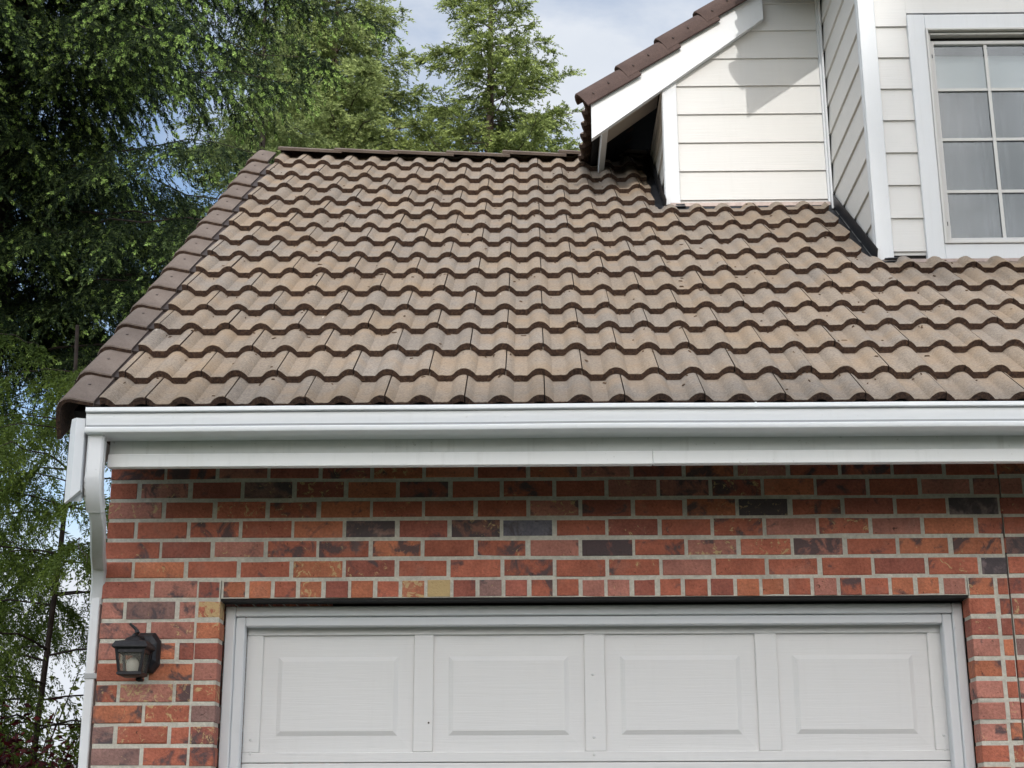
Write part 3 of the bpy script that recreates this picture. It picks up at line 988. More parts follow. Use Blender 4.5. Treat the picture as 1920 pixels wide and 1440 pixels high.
# corner boards
def board(x0, x1, y0, y1, z0, z1, name='corner_board', mat='trim_v', bev=0.003):
    b = MB(); b.mat(mat); b.box(x0, x1, y0, y1, Z(z0), Z(z1), bev); return part(b, name, house)
board(XC, 0.849, Y1-0.026, Y1+0.0005, 3.425, 4.25)
board(XC-0.002, XC+0.017, Y1+0.001, Y1+0.020, 3.425, 4.2)
board(1.682, 1.7035, Y1-0.026, Y1-0.0005, 3.45, 4.95)
board(1.692, 1.7040, Y1-0.060, Y1-0.0265, 3.40, 4.95)
board(XB, 1.789, Y2-0.026, Y2+0.0005, 2.738, 4.9)
board(XB-0.0015, XB+0.017, Y2+0.001, Y2+0.039, 2.742, 4.9)
# flashing at the foot of the walls
fl_ = MB(); fl_.mat('flashlight')
fl_.box(0.79, 1.69, Y1-0.040, Y1+0.004, Z(3.428), Z(3.452), 0.002)
fl_.box(1.735, 4.0, Y2-0.034, Y2+0.004, Z(2.722), Z(2.742), 0.002)
part(fl_, 'flashing', house)
ap = MB(); ap.mat('flash')
ap.prism([onroof(0.74, 2.70, 0.0), onroof(1.70, 2.70, 0.0), onroof(1.70, 2.76, 0.035), onroof(0.74, 2.76, 0.035)], (0, 0.02, 0))
# side channels beside both dormers
for xa, xb, s0, s1, xw in ((0.715, 0.763, 2.72, 4.2, 0.7645), (1.655, 1.703, 1.60, 2.76, 1.7045)):
    ap.prism([onroof(xa, s0, 0.006), onroof(xb, s0, 0.006), onroof(xb, s1, 0.006), onroof(xa, s1, 0.006)], (0, 0, 0.004))
    ap.prism([onroof(xw-.004, s0, 0.02), onroof(xw-.004, s1, 0.02), onroof(xw-.004, s1, 0.085), onroof(xw-.004, s0, 0.085)], (0.003, 0, 0))
part(ap, 'flashing', house)
for cx, cy, cz in ((XC+0.06, Y1-0.035, 3.425), (XB+0.045, Y2-0.035, 2.728)):
    lead = MB(); lead.mat('flash')
    for k in range(5):
        a = Vector((cx+rnd.uniform(-.03, .05), cy+rnd.uniform(-.01, .01), Z(cz+rnd.uniform(-.006, .014))))
        lead.hexa([a+Vector((x, y, z_)) for z_ in (0, 0.004) for x, y in ((-.025, -.012), (.025, -.016), (.03, .01), (-.02, .014))])
    part(lead, 'corner_flashing', house)

# ---- dormer roofs: rake board, eave fascia, soffit, tiles -------------------------------
def dormer_roof(xt, zt_b, yf, y_back, x_end, name_tile_mat, ntiles, s_ridge, tile_far, inset=0.075):
    """xt: left tip of the rake board, zt_b: its lower corner, yf: front plane of the rake board"""
    t = MB(); t.mat('trim')
    h = 0.263
    zz = lambda x: Z(zt_b + 0.75*(x-xt))
    t.prism([(xt, yf, zz(xt)), (x_end, yf, zz(x_end)), (x_end, yf, zz(x_end)+h), (xt, yf, zz(xt)+h)], (0, 0.040, 0))
    rb = part(t, 'rake_board', house)
    # drip trim above the board
    d = MB(); d.mat('trim')
    d.prism([(xt+.002, yf-0.012, zz(xt+.002)+h-0.035), (x_end, yf-0.012, zz(x_end)+h-0.035), (x_end, yf-0.012, zz(x_end)+h-0.002), (xt+.002, yf-0.012, zz(xt+.002)+h-0.002)], (0, 0.0115, 0))
    d.build('rake_trim', rb)
    # eave fascia running back into the main roof
    f = MB(); f.mat('trim')
    fb = zt_b + 0.185
    f.box(xt+inset, xt+inset+0.035, yf+0.0405, y_back, Z(fb), Z(fb+0.13), 0.002)
    part(f, 'eave_fascia', house)
    s = MB(); s.mat('soffit')
    wdt = 0.42
    z0_ = fb+0.035
    nb = 2
    for k in range(nb):
        ya = yf+0.041 + k*0.24; yb_ = min(ya+0.237, y_back)
        if yb_ <= ya: break
        s.prism([(xt+0.111, ya, Z(z0_)), (xt+wdt, ya, Z(z0_+0.75*(wdt-0.111))), (xt+wdt, ya, Z(z0_+0.75*(wdt-0.111)+0.02)), (xt+0.111, ya, Z(z0_+0.02))], (0, yb_-ya, 0))
    part(s, 'soffit', house)
    # tiled slope rising to the right
    base = Vector((xt+0.012, yf, zt_b+h+0.022))
    L = s_ridge
    def pos(u, s_, h_): return Vector((base.x + CA*s_ - SA*h_, yf + 0.10 + u, Z(base.z + SA*s_ + CA*h_)))
    rows = [-0.03 + 0.30*i for i in range(int(L/0.3)+2)]
    tl = MB()
    tile_field(tl, 0.0, tile_far, rows, pos, lambda x: 9.9, 0.04, 0.055, N=8, base=(0.14, 0.105, 0.09))
    dr_ = weld_build(tl, 'dormer_roof', house)
    sb = MB(); sb.mat('deck')
    sb.prism([(xt+0.03, yf+0.041, zz(xt+.03)+h-0.02), (xt+0.03+L*CA, yf+0.041, zz(xt+.03+L*CA)+h-0.02), (xt+0.03+L*CA, yf+0.041, zz(xt+.03+L*CA)+h+0.012), (xt+0.03, yf+0.041, zz(xt+.03)+h+0.012)], (0, tile_far+0.05, 0))
    sb.build('dormer_deck', dr_)
    # rake tiles along the front edge: outer face toward the viewer, rounded over the top
    prof = [(-0.042, -0.062), (-0.040, -0.03), (-0.034, 0.010), (-0.016, 0.040), (0.012, 0.058), (0.05, 0.064), (0.085, 0.056), (0.105, 0.038)]
    mk = MB()
    rake_mesh(mk, name_tile_mat, [(-a, b) for a, b in prof], 0.365, 0.030)
    mk.mat('nail')
    for s_ in (0.07, 0.18):
        mk.lathe((0.040, s_, -0.02), [(0.0, -0.005), (0.005, -0.005), (0.005, 0.005), (0.0, 0.005)], 8)
    proto = None
    for k in range(ntiles):
        if proto is None: proto = mk.build('rake_tile', dr_, smooth=True); o = proto
        else: o = proto.copy(); C.objects.link(o); o.parent = dr_
        s_ = -0.085 + 0.293*k
        org = Vector((base.x + CA*s_, yf+0.012, Z(base.z + SA*s_ + 0.012)))
        # local x -> -Y (outward), local y -> up the slope, local z -> slope normal
        m = Matrix(((0, CA, -SA, org.x), (-1, 0, 0, org.y), (0, SA, CA, org.z), (0, 0, 0, 1)))
        o.matrix_local = m
    return dr_
dormer_roof(0.354, 3.8475, Y1-0.052, 9.25, 1.368, 'rake_brown', 7, 1.26, 2.4)
dormer_roof(1.250, 4.567, Y2-0.052, Y1-0.001, 3.0, 'rake_brown', 8, 2.1, 2.6, 0.155)

# ---- window --------------------------------------------------------------------------------
wx0, wx1, wz0, wz1 = 2.041, 3.17, 2.820, 4.012    # rough opening inside the casing boards
win = MB(); win.mat('trim_v')
TY = Y2-0.032
win.box(1.952, wx0-0.0005, TY, TY+0.034, Z(2.740), Z(4.0945), 0.002)
win.box(wx1+0.0005, wx1+0.09, TY, TY+0.034, Z(2.740), Z(4.0945), 0.002)
win.box(wx0, wx1, TY+0.001, TY+0.034, Z(wz1+0.0005), Z(4.0940), 0.002)
win.box(wx0, wx1, TY+0.001, TY+0.034, Z(2.741), Z(wz0-0.0005), 0.002)
window = part(win, 'window', house)
def frame(mb, x0, x1, z0, z1, w, y0, y1, bev=0.002):
    mb.box(x0, x0+w, y0, y1, Z(z0), Z(z1), bev); mb.box(x1-w, x1, y0, y1, Z(z0), Z(z1), bev)
    mb.box(x0+w+.0003, x1-w-.0003, y0+.0006, y1, Z(z0+.0003), Z(z0+w), bev); mb.box(x0+w+.0003, x1-w-.0003, y0+.0006, y1, Z(z1-w), Z(z1-.0003), bev)
fm = MB(); fm.mat('vinyl')
frame(fm, wx0, wx1, wz0, wz1, 0.012, Y2-0.040, Y2+0.06)
frame(fm, wx0+0.0135, wx1-0.0135, wz0+0.0135, wz1-0.0165, 0.012, Y2-0.018, Y2+0.06)
fm.build('window_frame', window)
sh = MB(); sh.mat('greyvinyl')
frame(sh, wx0+0.027, wx1-0.027, wz0+0.026, wz1-0.052, 0.020, Y2+0.004, Y2+0.045)
sash = sh.build('sash', window)
blk = MB(); blk.mat('steel')
blk.box(wx0+0.026, wx1-0.026, Y2+0.02, Y2+0.05, Z(wz1-0.0515), Z(wz1-0.030))
blk.build('weather_strip', window)
for z_ in (3.86, 2.93):
    blk = MB(); blk.mat('steel'); blk.box(wx0+0.0265, wx0+0.034, Y2-0.001, Y2+0.004, Z(z_), Z(z_+0.02)); blk.build('sash_stop', window)
gx0, gx1, gz0, gz1 = wx0+0.047, wx1-0.047, wz0+0.046, wz1-0.072
gl = MB(); gl.mat('glass')
gl.box(gx0, gx1, Y2+0.020, Y2+0.0225, Z(gz0), Z(gz1))
gl.build('pane', window)
mu = MB(); mu.mat('vinyl')
cols_ = [2.3528, 2.6165, 2.880]; rows_ = [3.684, 3.404, 3.118]
for x in cols_: mu.box(x-0.0085, x+0.0085, Y2+0.0105, Y2+0.0175, Z(gz0), Z(gz1), 0.0015)
for z_ in rows_:
    xs_ = [gx0]+[v for x in cols_ for v in (x-0.0087, x+0.0087)]+[gx1]
    for i in range(0, len(xs_), 2): mu.box(xs_[i], xs_[i+1], Y2+0.0110, Y2+0.0170, Z(z_-0.0085), Z(z_+0.0085), 0.0015)
mu.build('muntin_grid', window)
cu = MB(); cu.mat('curtain')
nx = 160; vs = []; fs = []
for i in range(nx+1):
    x = wx0-0.0 + (wx1-wx0)*i/nx
    for j, z_ in enumerate((2.80, 3.2, 3.6, 3.80)):
        y = Y2+0.17 + 0.034*math.sin(x*46+0.9*math.sin(x*13+j*0.4)) + 0.016*math.sin(x*21+j*.6)
        vs.append((x, y, Z(z_)))
for i in range(nx):
    for j in range(3): fs.append((i*4+j, (i+1)*4+j, (i+1)*4+j+1, i*4+j+1))
cu.add(vs, fs)
cu.build('curtain', window, smooth=True)
va = MB(); va.mat('vinyl')
va.box(wx0+.005, wx1-.005, Y2+0.10, Y2+0.125, Z(3.725), Z(3.925), 0.004)
va.build('blind_head', window)

# ================================================================== wall lantern
lan = empty('wall_lantern', (-1.54, 5.89, Z(0.68)))
tag(lan, 'small black wall lantern with frosted bulb left of the garage door', 'lamp')
LX, LY, LZ = -1.541, 5.885, 0.0
def lpart(mb, name, parent=lan, **kw):
    o = mb.build(name, parent, **kw)
    if parent is lan: o.matrix_parent_inverse = Matrix.Translation(-lan.location)
    return o
b = MB(); b.mat('black')
oc = [(-0.030, -0.078), (0.030, -0.078), (0.054, -0.045), (0.054, 0.045), (0.030, 0.078), (-0.030, 0.078), (-0.054, 0.045), (-0.054, -0.045)]
def loft(mb, rings):
    n = len(rings[0]); vs = [p for r_ in rings for p in r_]
    fs = [(i*n+k, i*n+(k+1) % n, (i+1)*n+(k+1) % n, (i+1)*n+k) for i in range(len(rings)-1) for k in range(n)]
    fs += [tuple(range(n)), tuple((len(rings)-1)*n+k for k in range(n))]
    mb.add(vs, fs)
bx, bz = -1.517, Z(0.717)
loft(b, [[(bx+x*k, y, bz+z_*k) for x, z_ in oc] for k, y in ((1.0, 5.999), (1.0, 5.985), (0.82, 5.962), (0.6, 5.955))])
lpart(b, 'backplate')
b = MB(); b.mat('black')
b.tube([(bx, 5.957, Z(0.74)), (bx-0.006, 5.93, Z(0.765)), (LX, 5.900, Z(0.772)), (LX, LY, Z(0.758))], 0.010, 8)
lpart(b, 'arm', smooth=True)
b = MB(); b.mat('black')
def sq(w, z_): return [(LX-w, LY-w, Z(z_)), (LX+w, LY-w, Z(z_)), (LX+w, LY+w, Z(z_)), (LX-w, LY+w, Z(z_))]
loft(b, [sq(0.060, 0.716), sq(0.068, 0.722), sq(0.068, 0.727), sq(0.058, 0.745), sq(0.030, 0.751), sq(0.024, 0.760), sq(0.012, 0.768)])
lpart(b, 'lantern_roof')
b = MB(); b.mat('black')
fp = []
for a in np.linspace(0, 1, 10):
    th = a*R(250)
    fp.append((LX - 0.004 + 0.013*math.sin(th)*(0.4+a), LY, Z(0.766 + 0.052*a)))
b.tube(fp, [0.009-0.004*i/9 for i in range(10)], 8)
b.tube([(LX+0.006, LY, Z(0.765)), (LX+0.014, LY, Z(0.784)), (LX+0.010, LY, Z(0.795))], [0.006, 0.007, 0.003], 8)
lpart(b, 'finial', smooth=True)
b = MB(); b.mat('black')
tw, bw_, ztp, zbt = 0.053, 0.040, 0.716, 0.628
for sx in (-1, 1):
    for sy in (-1, 1):
        p = []
        for w_, z_ in ((bw_, zbt), (tw, ztp)):
            cx_, cy_ = LX+sx*w_, LY+sy*w_
            p += [(cx_-.005, cy_-.005, Z(z_)), (cx_+.005, cy_-.005, Z(z_)), (cx_+.005, cy_+.005, Z(z_)), (cx_-.005, cy_+.005, Z(z_))]
        b.hexa(p)
loft(b, [sq(0.028, 0.612), sq(0.040, 0.616), sq(0.048, 0.620), sq(0.048, 0.6275), sq(0.043, 0.631)])
# top rail of the glazed cage
for sx, sy in ((0, -1), (0, 1), (-1, 0), (1, 0)):
    if sx == 0: b.box(LX-0.046, LX+0.046, LY+sy*0.051-0.003, LY+sy*0.051+0.003, Z(0.702), Z(0.7158))
    else: b.box(LX+sx*0.051-0.003, LX+sx*0.051+0.003, LY-0.046, LY+0.046, Z(0.702), Z(0.7158))
lpart(b, 'cage')
b = MB(); b.mat('lampglass')
a0, a1 = sq(0.0385, 0.6315), sq(0.0500, 0.7025)
for k in range(4): b.add([a0[k], a0[(k+1) % 4], a1[(k+1) % 4], a1[k]], [(0, 1, 2, 3)])
lpart(b, 'glass_panes')
b = MB(); b.mat('bulb')
prof = [(0.0, 0.0), (0.020, 0.001), (0.023, 0.012), (0.0245, 0.026)] + [(0.0245*math.cos(t), 0.026+0.030*math.sin(t)) for t in np.linspace(0.25, 1.5, 6)] + [(0.0, 0.056)]
b.lathe((LX, LY, Z(0.632)), prof, 16)
lpart(b, 'bulb', smooth=True)
b = MB(); b.mat('steel')
b.box(LX+0.012, LX+0.034, LY+0.01, LY+0.05, Z(0.600), Z(0.6115), 0.003)
lpart(b, 'light_sensor')

# ================================================================== trees
class Needles:
    """many small kite-shaped leaves held as numpy arrays"""
    def __init__(s): s.v, s.t = [], []
    def spray(s, base, dirn, length, n, nl, nw, tone, tip_tone, droop=0.15, spread=0.75, tipfrac=0.25, rng=nr):
        base, dirn, length = np.asarray(base), np.asarray(dirn), np.asarray(length)
        m = len(base)
        if m == 0: return
        tone = np.broadcast_to(np.asarray(tone, float), (m,))
        t = (np.arange(n)+rng.random((m, n)))/n
        t = 0.04+0.96*t
        L = length[:, None]
        P = base[:, None, :] + dirn[:, None, :]*(L*t)[..., None]
        P[..., 2] -= droop*L*t*t
        D = np.repeat(dirn[:, None, :], n, 1)
        rad = rng.normal(size=(m, n, 3))
        rad -= (rad*D).sum(-1, keepdims=True)*D
        rad /= np.linalg.norm(rad, axis=-1, keepdims=True)+1e-9
        sp = spread*(1.0-0.55*np.clip((t-0.8)/0.2, 0, 1))
        A = D*(1-sp[..., None]*0.5) + rad*sp[..., None]
        A[..., 2] -= droop*t*1.2
        A /= np.linalg.norm(A, axis=-1, keepdims=True)
        B = np.cross(A, rng.normal(size=(m, n, 3)))
        B /= np.linalg.norm(B, axis=-1, keepdims=True)+1e-9
        ln = nl*rng.uniform(0.7, 1.25, (m, n))
        w = nw*rng.uniform(0.75, 1.25, (m, n))
        p1 = P + A*(ln*0.45)[..., None] + B*(w*0.5)[..., None]
        p2 = P + A*ln[..., None]
        p3 = P + A*(ln*0.45)[..., None] - B*(w*0.5)[..., None]
        s.v.append(np.stack([P, p1, p2, p3], 2).reshape(-1, 3))
        tip = np.clip((t-(1-tipfrac))/tipfrac, 0, 1)
        tt = tone[:, None] + tip_tone*tip + rng.normal(0, 0.05, (m, n))
        s.t.append(np.repeat(np.clip(tt, 0, 1).reshape(-1), 4))
    def leaves(s, P, A, ln, w, tone, rng=nr):
        P, A = np.asarray(P), np.asarray(A)
        B = np.cross(A, rng.normal(size=P.shape)); B /= np.linalg.norm(B, axis=-1, keepdims=True)+1e-9
        ln = np.asarray(ln)[:, None]; w = np.asarray(w)[:, None]
        s.v.append(np.stack([P, P+A*ln*0.45+B*w*0.5, P+A*ln, P+A*ln*0.45-B*w*0.5], 1).reshape(-1, 3))
        s.t.append(np.repeat(np.clip(tone, 0, 1), 4))
    def build(s, name, mat, parent, origin):
        v = np.concatenate(s.v).astype(np.float32) - np.array(origin, np.float32)
        t = np.concatenate(s.t).astype(np.float32)
        n = len(v)//4
        me = bpy.data.meshes.new(name)
        me.vertices.add(len(v)); me.vertices.foreach_set('co', v.ravel())
        me.loops.add(n*4); me.loops.foreach_set('vertex_index', np.arange(n*4, dtype=np.int32))
        me.polygons.add(n)
        me.polygons.foreach_set('loop_start', np.arange(0, n*4, 4, dtype=np.int32))
        me.polygons.foreach_set('loop_total', np.full(n, 4, np.int32))
        at = me.attributes.new('tone', 'FLOAT', 'POINT'); at.data.foreach_set('value', t)
        me.materials.append(M[mat]); me.update(calc_edges=True)
        o = bpy.data.objects.new(name, me); C.objects.link(o)
        if parent: o.parent = parent
        return o

def unit(a): return a/(np.linalg.norm(a, axis=-1, keepdims=True)+1e-9)

def conifer(name, label, x, y, height, trunk_r, branches, leafmat, barkmat, nl, nw, group, side_gap=0.10, side_len=0.7, twig_gap=0.08, twig_len=0.17,
            n_needles=20, droop=0.25, hang=0.3, lean=(0, 0), tone0=0.25, tip_tone=0.55, spread=0.75, seed=1, side_fill=1.0, upturn=0.0, tipfrac=0.25, limb=0.6, puff=0.0):
    rng = np.random.default_rng(seed)
    root = empty(name, (x, y, 0)); tag(root, label, 'tree', group)
    W = MB(); W.mat(barkmat)
    hs = np.linspace(0, 1, 10)
    axis = lambda h: np.array([lean[0]*h + 0.04*math.sin(h*1.3+seed), lean[1]*h, h])
    W.tube([Vector(axis(h*height)) for h in hs], [trunk_r*(1-h)**0.8+0.012 for h in hs], 10)
    N = Needles()
    for (h, az, L, e0, dr) in branches:
        b0 = axis(h)
        d = np.array([math.cos(az)*math.cos(e0), math.sin(az)*math.cos(e0), math.sin(e0)])
        ns = 9
        ts = np.linspace(0, 1, ns)
        kink = rng.normal(0, 0.02*L, (ns, 3))*ts[:, None]
        pts = b0 + d*(L*ts)[:, None] + np.array([0, 0, 1.0])*((-dr*ts**2 + upturn*ts**3)*L)[:, None] + kink
        r0 = (0.008 + 0.010*L)*limb
        W.tube([Vector(p) for p in pts], [r0*(1-0.85*t) for t in ts], 5)
        # side shoots along both sides of the limb
        m = max(3, int(L/side_gap*side_fill))
        for sgn in (-1, 1):
            tt = np.sort(rng.uniform(0.12, 1.0, m))
            idx = tt*(ns-1); i0 = np.clip(idx.astype(int), 0, ns-2); fr = (idx-i0)[:, None]
            P = pts[i0]*(1-fr) + pts[i0+1]*fr
            tan = unit(pts[i0+1]-pts[i0])
            lat = unit(np.cross(tan, np.array([0, 0, 1.0])))*sgn
            ang = rng.uniform(0.75, 1.15, m)[:, None]
            D = unit(tan*np.cos(ang) + lat*np.sin(ang) + np.array([0, 0, 1.0])*rng.normal(-hang, 0.16, (m, 1)))
            ll = side_len*np.minimum(1.0, (1.06-tt)*1.6)*np.minimum(1.0, 0.35+tt*2.2)*rng.uniform(0.55, 1.1, m)*min(1.0, 0.45+L*0.30)
            # twigs on every shoot
            for j in range(m):
                k = max(2, int(ll[j]/twig_gap))
                u = (np.arange(k)+rng.random(k))/k
                Q = P[j] + D[j]*(ll[j]*u)[:, None]
                Q[:, 2] -= droop*ll[j]*u*u
                s2 = np.where(rng.random(k) < 0.5, -1, 1)[:, None]
                lat2 = unit(np.cross(D[j], np.array([0, 0, 1.0])))
                D2 = unit(D[j]*0.75 + lat2*s2*rng.uniform(0.2, 0.9, (k, 1)) + np.array([0, 0, 1.0])*rng.normal(-hang*0.8, 0.22, (k, 1)))
                tl = twig_len*rng.uniform(0.6, 1.2, k)
                tn = tone0 + rng.normal(0, 0.08, k) + 0.10*(tt[j]-0.5)
                N.spray(Q, D2, tl, n_needles, nl, nw, tn, tip_tone, droop=droop*0.6, spread=spread, rng=rng, tipfrac=tipfrac)
                if puff > 0:
                    g = rng.random(k) < puff*(0.25+1.0*tt[j])*(0.45 if h < 8.3 else 1.0)
                    if g.any():
                        E = Q[g] + D2[g]*(tl[g]*0.88)[:, None]; E[:, 2] -= droop*0.5*tl[g]
                        N.spray(E - D2[g]*0.012, D2[g], np.full(g.sum(), 0.055), 30, 0.027, 0.0100, 0.92, 0.15, droop=0.1, spread=0.8, rng=rng)
            N.spray(P, D, ll, n_needles, nl, nw, tone0*0.8, tip_tone*0.5, droop=droop, spread=spread, rng=rng)
        N.spray(pts[-2:-1], unit(pts[-1:]-pts[-2:-1]), np.array([L*0.2]), n_needles, nl, nw, tone0, tip_tone, droop=0.1, spread=spread, rng=rng)
    W.build('trunk', root, smooth=True)
    N.build('crown', leafmat, root, (0, 0, 0))
    return root

def whorls(h0, h1, step, rad, per, e0, dr, seed, skip=0.0, jitter=0.25, thin_back=0.0):
    rng = random.Random(seed); out = []
    h = h0; a = rng.uniform(0, 6.28)
    while h < h1:
        for k in range(per):
            az = a + k*2*math.pi/per + rng.uniform(-.35, .35)
            if 0.5+0.5*math.sin(az*2.0+h*1.7+seed)*math.cos(h*2.3-az+seed*0.7) < skip: continue
            if thin_back and math.sin(az) > 0.1 and rng.random() < thin_back: continue
            out.append((h + rng.uniform(-.1, .1)*step*2, az, max(0.15, rad(h)*rng.uniform(1-jitter, 1+jitter*0.6)), e0(h)+rng.uniform(-.1, .1), dr*rng.uniform(0.7, 1.3)))
        a += 0.9; h += step*rng.uniform(0.8, 1.2)
    return out
GT = 'conifers growing behind the house'
# big dark spruce on the left
br = whorls(5.9, 12.6, 0.36, lambda h: min(4.1, max(0.6, 4.1-(h-6.0)*0.08)), 7, lambda h: 0.10, 0.26, 21, skip=0.35, thin_back=0.35)
br += whorls(6.4, 12.6, 0.34, lambda h: 1.5, 6, lambda h: 0.05, 0.3, 23)
br += whorls(12.4, 18.5, 0.75, lambda h: max(0.4, 2.8*(19-h)/6.4), 5, lambda h: 0.15, 0.2, 22)
conifer('spruce_tree', 'large dark spruce with drooping boughs left of the tiled roof', -5.45, 14.4, 19.0, 0.17, br, 'spruce', 'bark_dark', 0.040, 0.0125, GT,
        side_gap=0.095, side_len=0.88, twig_gap=0.085, twig_len=0.23, n_needles=26, droop=0.40, hang=0.50, tone0=0.045, tip_tone=0.10, seed=31, tipfrac=0.30, limb=0.30, puff=0.75, spread=0.62)
# pale bushy fir right of it
br = whorls(7.6, 17.6, 0.32, lambda h: max(0.3, min(2.8, 0.46*(18.0-h))), 7, lambda h: 0.22, 0.20, 41, skip=0.30)
conifer('fir_tree', 'bushy pale green fir standing between the dark spruce and the thin fir', -3.50, 24.5, 18.2, 0.16, br, 'cedar', 'bark', 0.062, 0.021, GT,
        side_gap=0.11, side_len=0.75, twig_gap=0.11, twig_len=0.26, n_needles=21, droop=0.2, hang=0.10, tone0=0.56, tip_tone=0.45, seed=42, spread=0.62, tipfrac=0.4)
# thin fir with visible trunk
br = whorls(8.2, 16.8, 0.38, lambda h: max(0.25, min(2.3, 0.37*(17.3-h))), 6, lambda h: 0.14, 0.14, 51, skip=0.22)
conifer('fir_tree', 'thin open fir with a visible pale trunk above the ridge', -0.68, 23.5, 17.2, 0.17, br, 'fir', 'bark', 0.060, 0.020, GT,
        side_gap=0.11, side_len=0.60, twig_gap=0.11, twig_len=0.25, n_needles=21, droop=0.15, hang=0.10, tone0=0.54, tip_tone=0.45, seed=52, upturn=0.16, spread=0.62, tipfrac=0.4)
# slim fir behind the top of the verge
br = whorls(6.6, 13.8, 0.42, lambda h: max(0.3, min(1.9, 0.38*(14.6-h))), 6, lambda h: 0.10, 0.15, 61, skip=0.36)
conifer('fir_tree', 'slim mid green fir behind the top corner of the roof', -4.0, 20.5, 14.8, 0.10, br, 'cedar', 'bark_dark', 0.055, 0.018, GT,
        side_gap=0.11, side_len=0.62, twig_gap=0.10, twig_len=0.24, n_needles=21, droop=0.2, hang=0.15, tone0=0.48, tip_tone=0.45, seed=62, spread=0.62, tipfrac=0.4)
# young hemlock by the downspout
br = whorls(0.9, 4.6, 0.30, lambda h: max(0.35, min(1.6, 0.7*(5.3-h))), 6, lambda h: 0.18, 0.40, 71, skip=0.30)
conifer('hemlock_tree', 'young feathery hemlock with thin drooping branches beside the downspout', -3.12, 9.8, 4.75, 0.012, br, 'hemlock', 'bark_dark', 0.028, 0.0085, GT,
        side_gap=0.075, side_len=0.46, twig_gap=0.06, twig_len=0.16, n_needles=22, droop=0.5, hang=0.45, tone0=0.36, tip_tone=0.45, seed=72, limb=0.35)

br = whorls(1.2, 6.0, 0.34, lambda h: max(0.4, min(1.4, 0.6*(7.0-h))), 5, lambda h: 0.12, 0.34, 81, skip=0.34)
conifer('hemlock_tree', 'darker hemlock at the left edge behind the young feathery one', -4.95, 12.6, 6.3, 0.02, br, 'hemlock', 'bark_dark', 0.046, 0.011, GT,
        side_gap=0.12, side_len=0.50, twig_gap=0.08, twig_len=0.17, n_needles=20, droop=0.5, hang=0.45, tone0=0.16, tip_tone=0.35, seed=82, limb=0.35)

def shrub(name, label, cat, x, y, z0, z1, rx, ry, mat, n_stems, n_leaf, ll, lw, tone, seed):
    rng = np.random.default_rng(seed)
    root = empty(name, (x, y, 0)); tag(root, label, cat)
    W = MB(); W.mat('bark_dark'); N = Needles()
    for i in range(n_stems):
        a = rng.uniform(0, 6.28); r = math.sqrt(rng.uniform(0.02, 1))
        ex, ey, ez = rx*r*math.cos(a), ry*r*math.sin(a), z0+(z1-z0)*(1-0.55*r*r)*rng.uniform(0.75, 1.0)
        pts = [Vector((ex*t*t*0.9+ex*0.1*t + rng.normal(0, .02), ey*t*t*0.9+ey*.1*t + rng.normal(0, .02), ez*t)) for t in np.linspace(0, 1, 6)]
        W.tube(pts, [0.018*(1-t*0.8) for t in np.linspace(0, 1, 6)], 5)
        k = n_leaf//n_stems
        t = rng.uniform(0.45, 1.02, k)
        P = np.stack([ex*t*t*0.9+ex*.1*t, ey*t*t*0.9+ey*.1*t, ez*t], 1) + rng.normal(0, 0.13, (k, 3))
        A = unit(rng.normal(size=(k, 3))*np.array([1, 1, .6]) + np.array([0, 0, -0.25]))
        N.leaves(P, A, ll*rng.uniform(0.6, 1.3, k), lw*rng.uniform(0.6, 1.3, k), tone+rng.normal(0, .22, k), rng)
    W.build('stems', root, smooth=True); N.build('foliage', mat, root, (0, 0, 0))
    return root
shrub('maple_shrub', 'dark red maple shrub at the foot of the downspout', 'shrub', -2.85, 7.6, 0.3, 1.97, 1.25, 0.6, 'maple', 130, 30000, 0.055, 0.020, 0.38, 5)
shrub('garden_bush', 'yellow green leafy bush behind the red maple shrub', 'shrub', -3.7, 10.9, 0.4, 2.75, 1.3, 0.7, 'bush', 60, 8000, 0.065, 0.030, 0.55, 6)

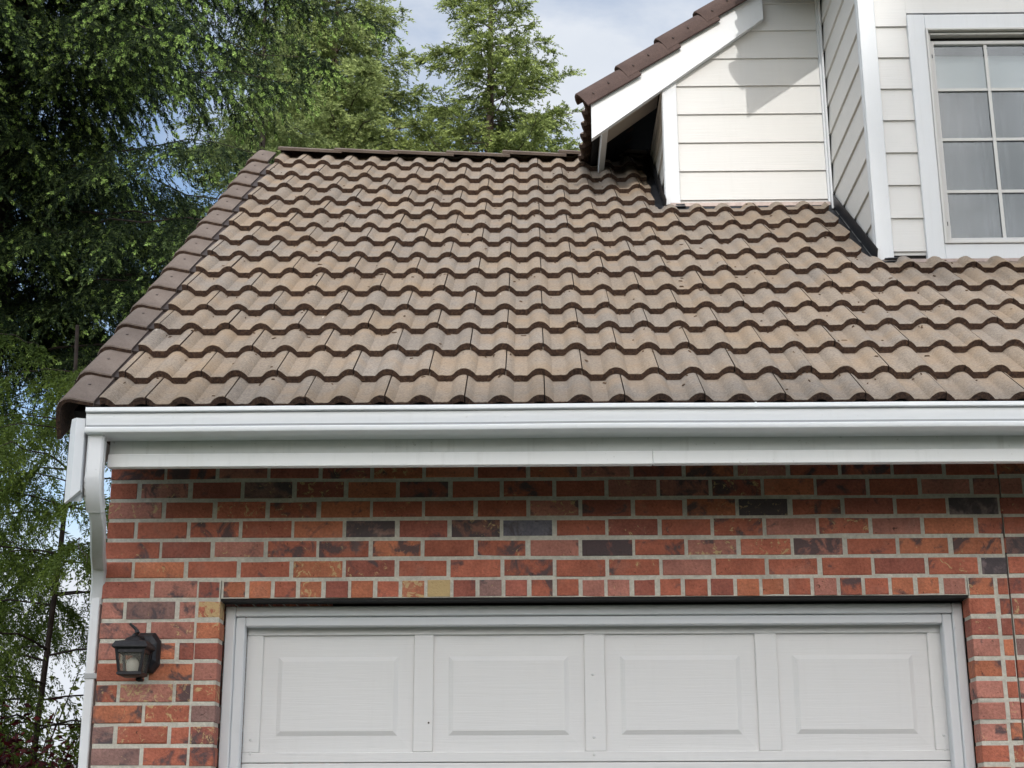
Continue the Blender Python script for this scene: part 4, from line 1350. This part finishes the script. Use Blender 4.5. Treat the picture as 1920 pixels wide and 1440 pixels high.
# ---- unseen wood behind the viewer, added and shaped to shade the lower front ---------------
def treeline():
    rng = np.random.default_rng(99)
    Yt = -25.0
    sh_x = 0.0; up = 0.60*25
    def top(u):                              # silhouette measured on the sun's path to the house front
        base = 4.72 + 0.08*math.sin(u*3.1) + 0.05*math.sin(u*7.7+1)
        if u > 2.2: base = max(-7.0, base-(u-2.2)*9)
        if u < -2.15: base = min(14.2 + 0.9*math.sin(u*2.3) + 0.5*math.sin(u*6.1), base + (-2.15-u)*9)
        if u < -9: base = max(-3.0, base+(u+9)*2)
        return base
    N = Needles()
    k = 42000
    u = np.concatenate([rng.uniform(-12, 2.9, 26000), rng.uniform(-70, 65, k-26000)])
    tp = np.array([top(a) if -12 < a < 6.5 else -9.0+1.5*math.sin(a*.6)+math.sin(a*1.9) for a in u]) + up + CZ
    lo = np.where((u > -12) & (u < 2.6), np.minimum(up + CZ + 0.6, tp-2.5), 0.0)
    z = lo + (tp-lo)*rng.random(k)
    edge = rng.random(k) < 0.35
    z = np.where(edge, tp - rng.random(k)*1.5, z)
    yy = Yt + rng.normal(0, 1.2, k)
    # keep the silhouette along the sun's direction
    z2 = z + (Yt-yy)*0.60 - 0.35
    P = np.stack([u + sh_x + 0.0, yy, z2], 1)
    A = unit(rng.normal(size=(k, 3)))
    big = np.where(np.abs(u) > 12, 2.0, 1.0)
    N.leaves(P, A, big*rng.uniform(0.5, 1.0, k), big*rng.uniform(0.4, 0.8, k), rng.random(k))
    for ux in (-10.5, -8.2, -6.0, -3.4, -0.8, 1.9, 4.2):     # bare trunks carrying the crowns
        zs = np.linspace(0, up+CZ+3.0, 60)
        P = np.stack([np.full(60, ux+sh_x)+rng.normal(0, .05, 60), np.full(60, Yt)+rng.normal(0, .1, 60), zs], 1)
        A = unit(np.array([[0.0, 0.0, 1.0]]) + rng.normal(0, .05, (60, 3)))
        N.leaves(P, A, np.full(60, 0.9), np.full(60, 0.42), np.full(60, 0.1))
    u = rng.uniform(-75, 65, 6000); zz_ = rng.random(6000)*(5.0+1.5*np.sin(u*.6)+np.sin(u*1.9))
    P = np.stack([u, np.full(6000, Yt-2)+rng.normal(0, 1, 6000), zz_], 1)
    N.leaves(P, unit(rng.normal(size=(6000, 3))), rng.uniform(1, 2, 6000), rng.uniform(.8, 1.6, 6000), rng.random(6000))
    # unseen taller crown on the right, shaped to shade the large dormer's front
    k = 12000
    u = rng.uniform(1.86, 4.8, k); v = 6.80 + rng.random(k)*np.where(u < 2.12, 1.15, 2.2) + 0.06*np.sin(u*5)
    yy = Yt + rng.normal(0, 0.8, k)
    P = np.stack([u + sh_x + 0.0, yy, v + up + CZ + (Yt-yy)*0.60], 1)
    N.leaves(P, unit(rng.normal(size=(k, 3))), rng.uniform(0.2, 0.36, k), rng.uniform(0.16, 0.30, k), rng.random(k))
    o = N.build('treeline', 'shade', None, (0, 0, 0))
    tag(o, 'dense unseen wood behind the viewer, shaped to shade the garage front', 'wood', kind='stuff')
treeline()
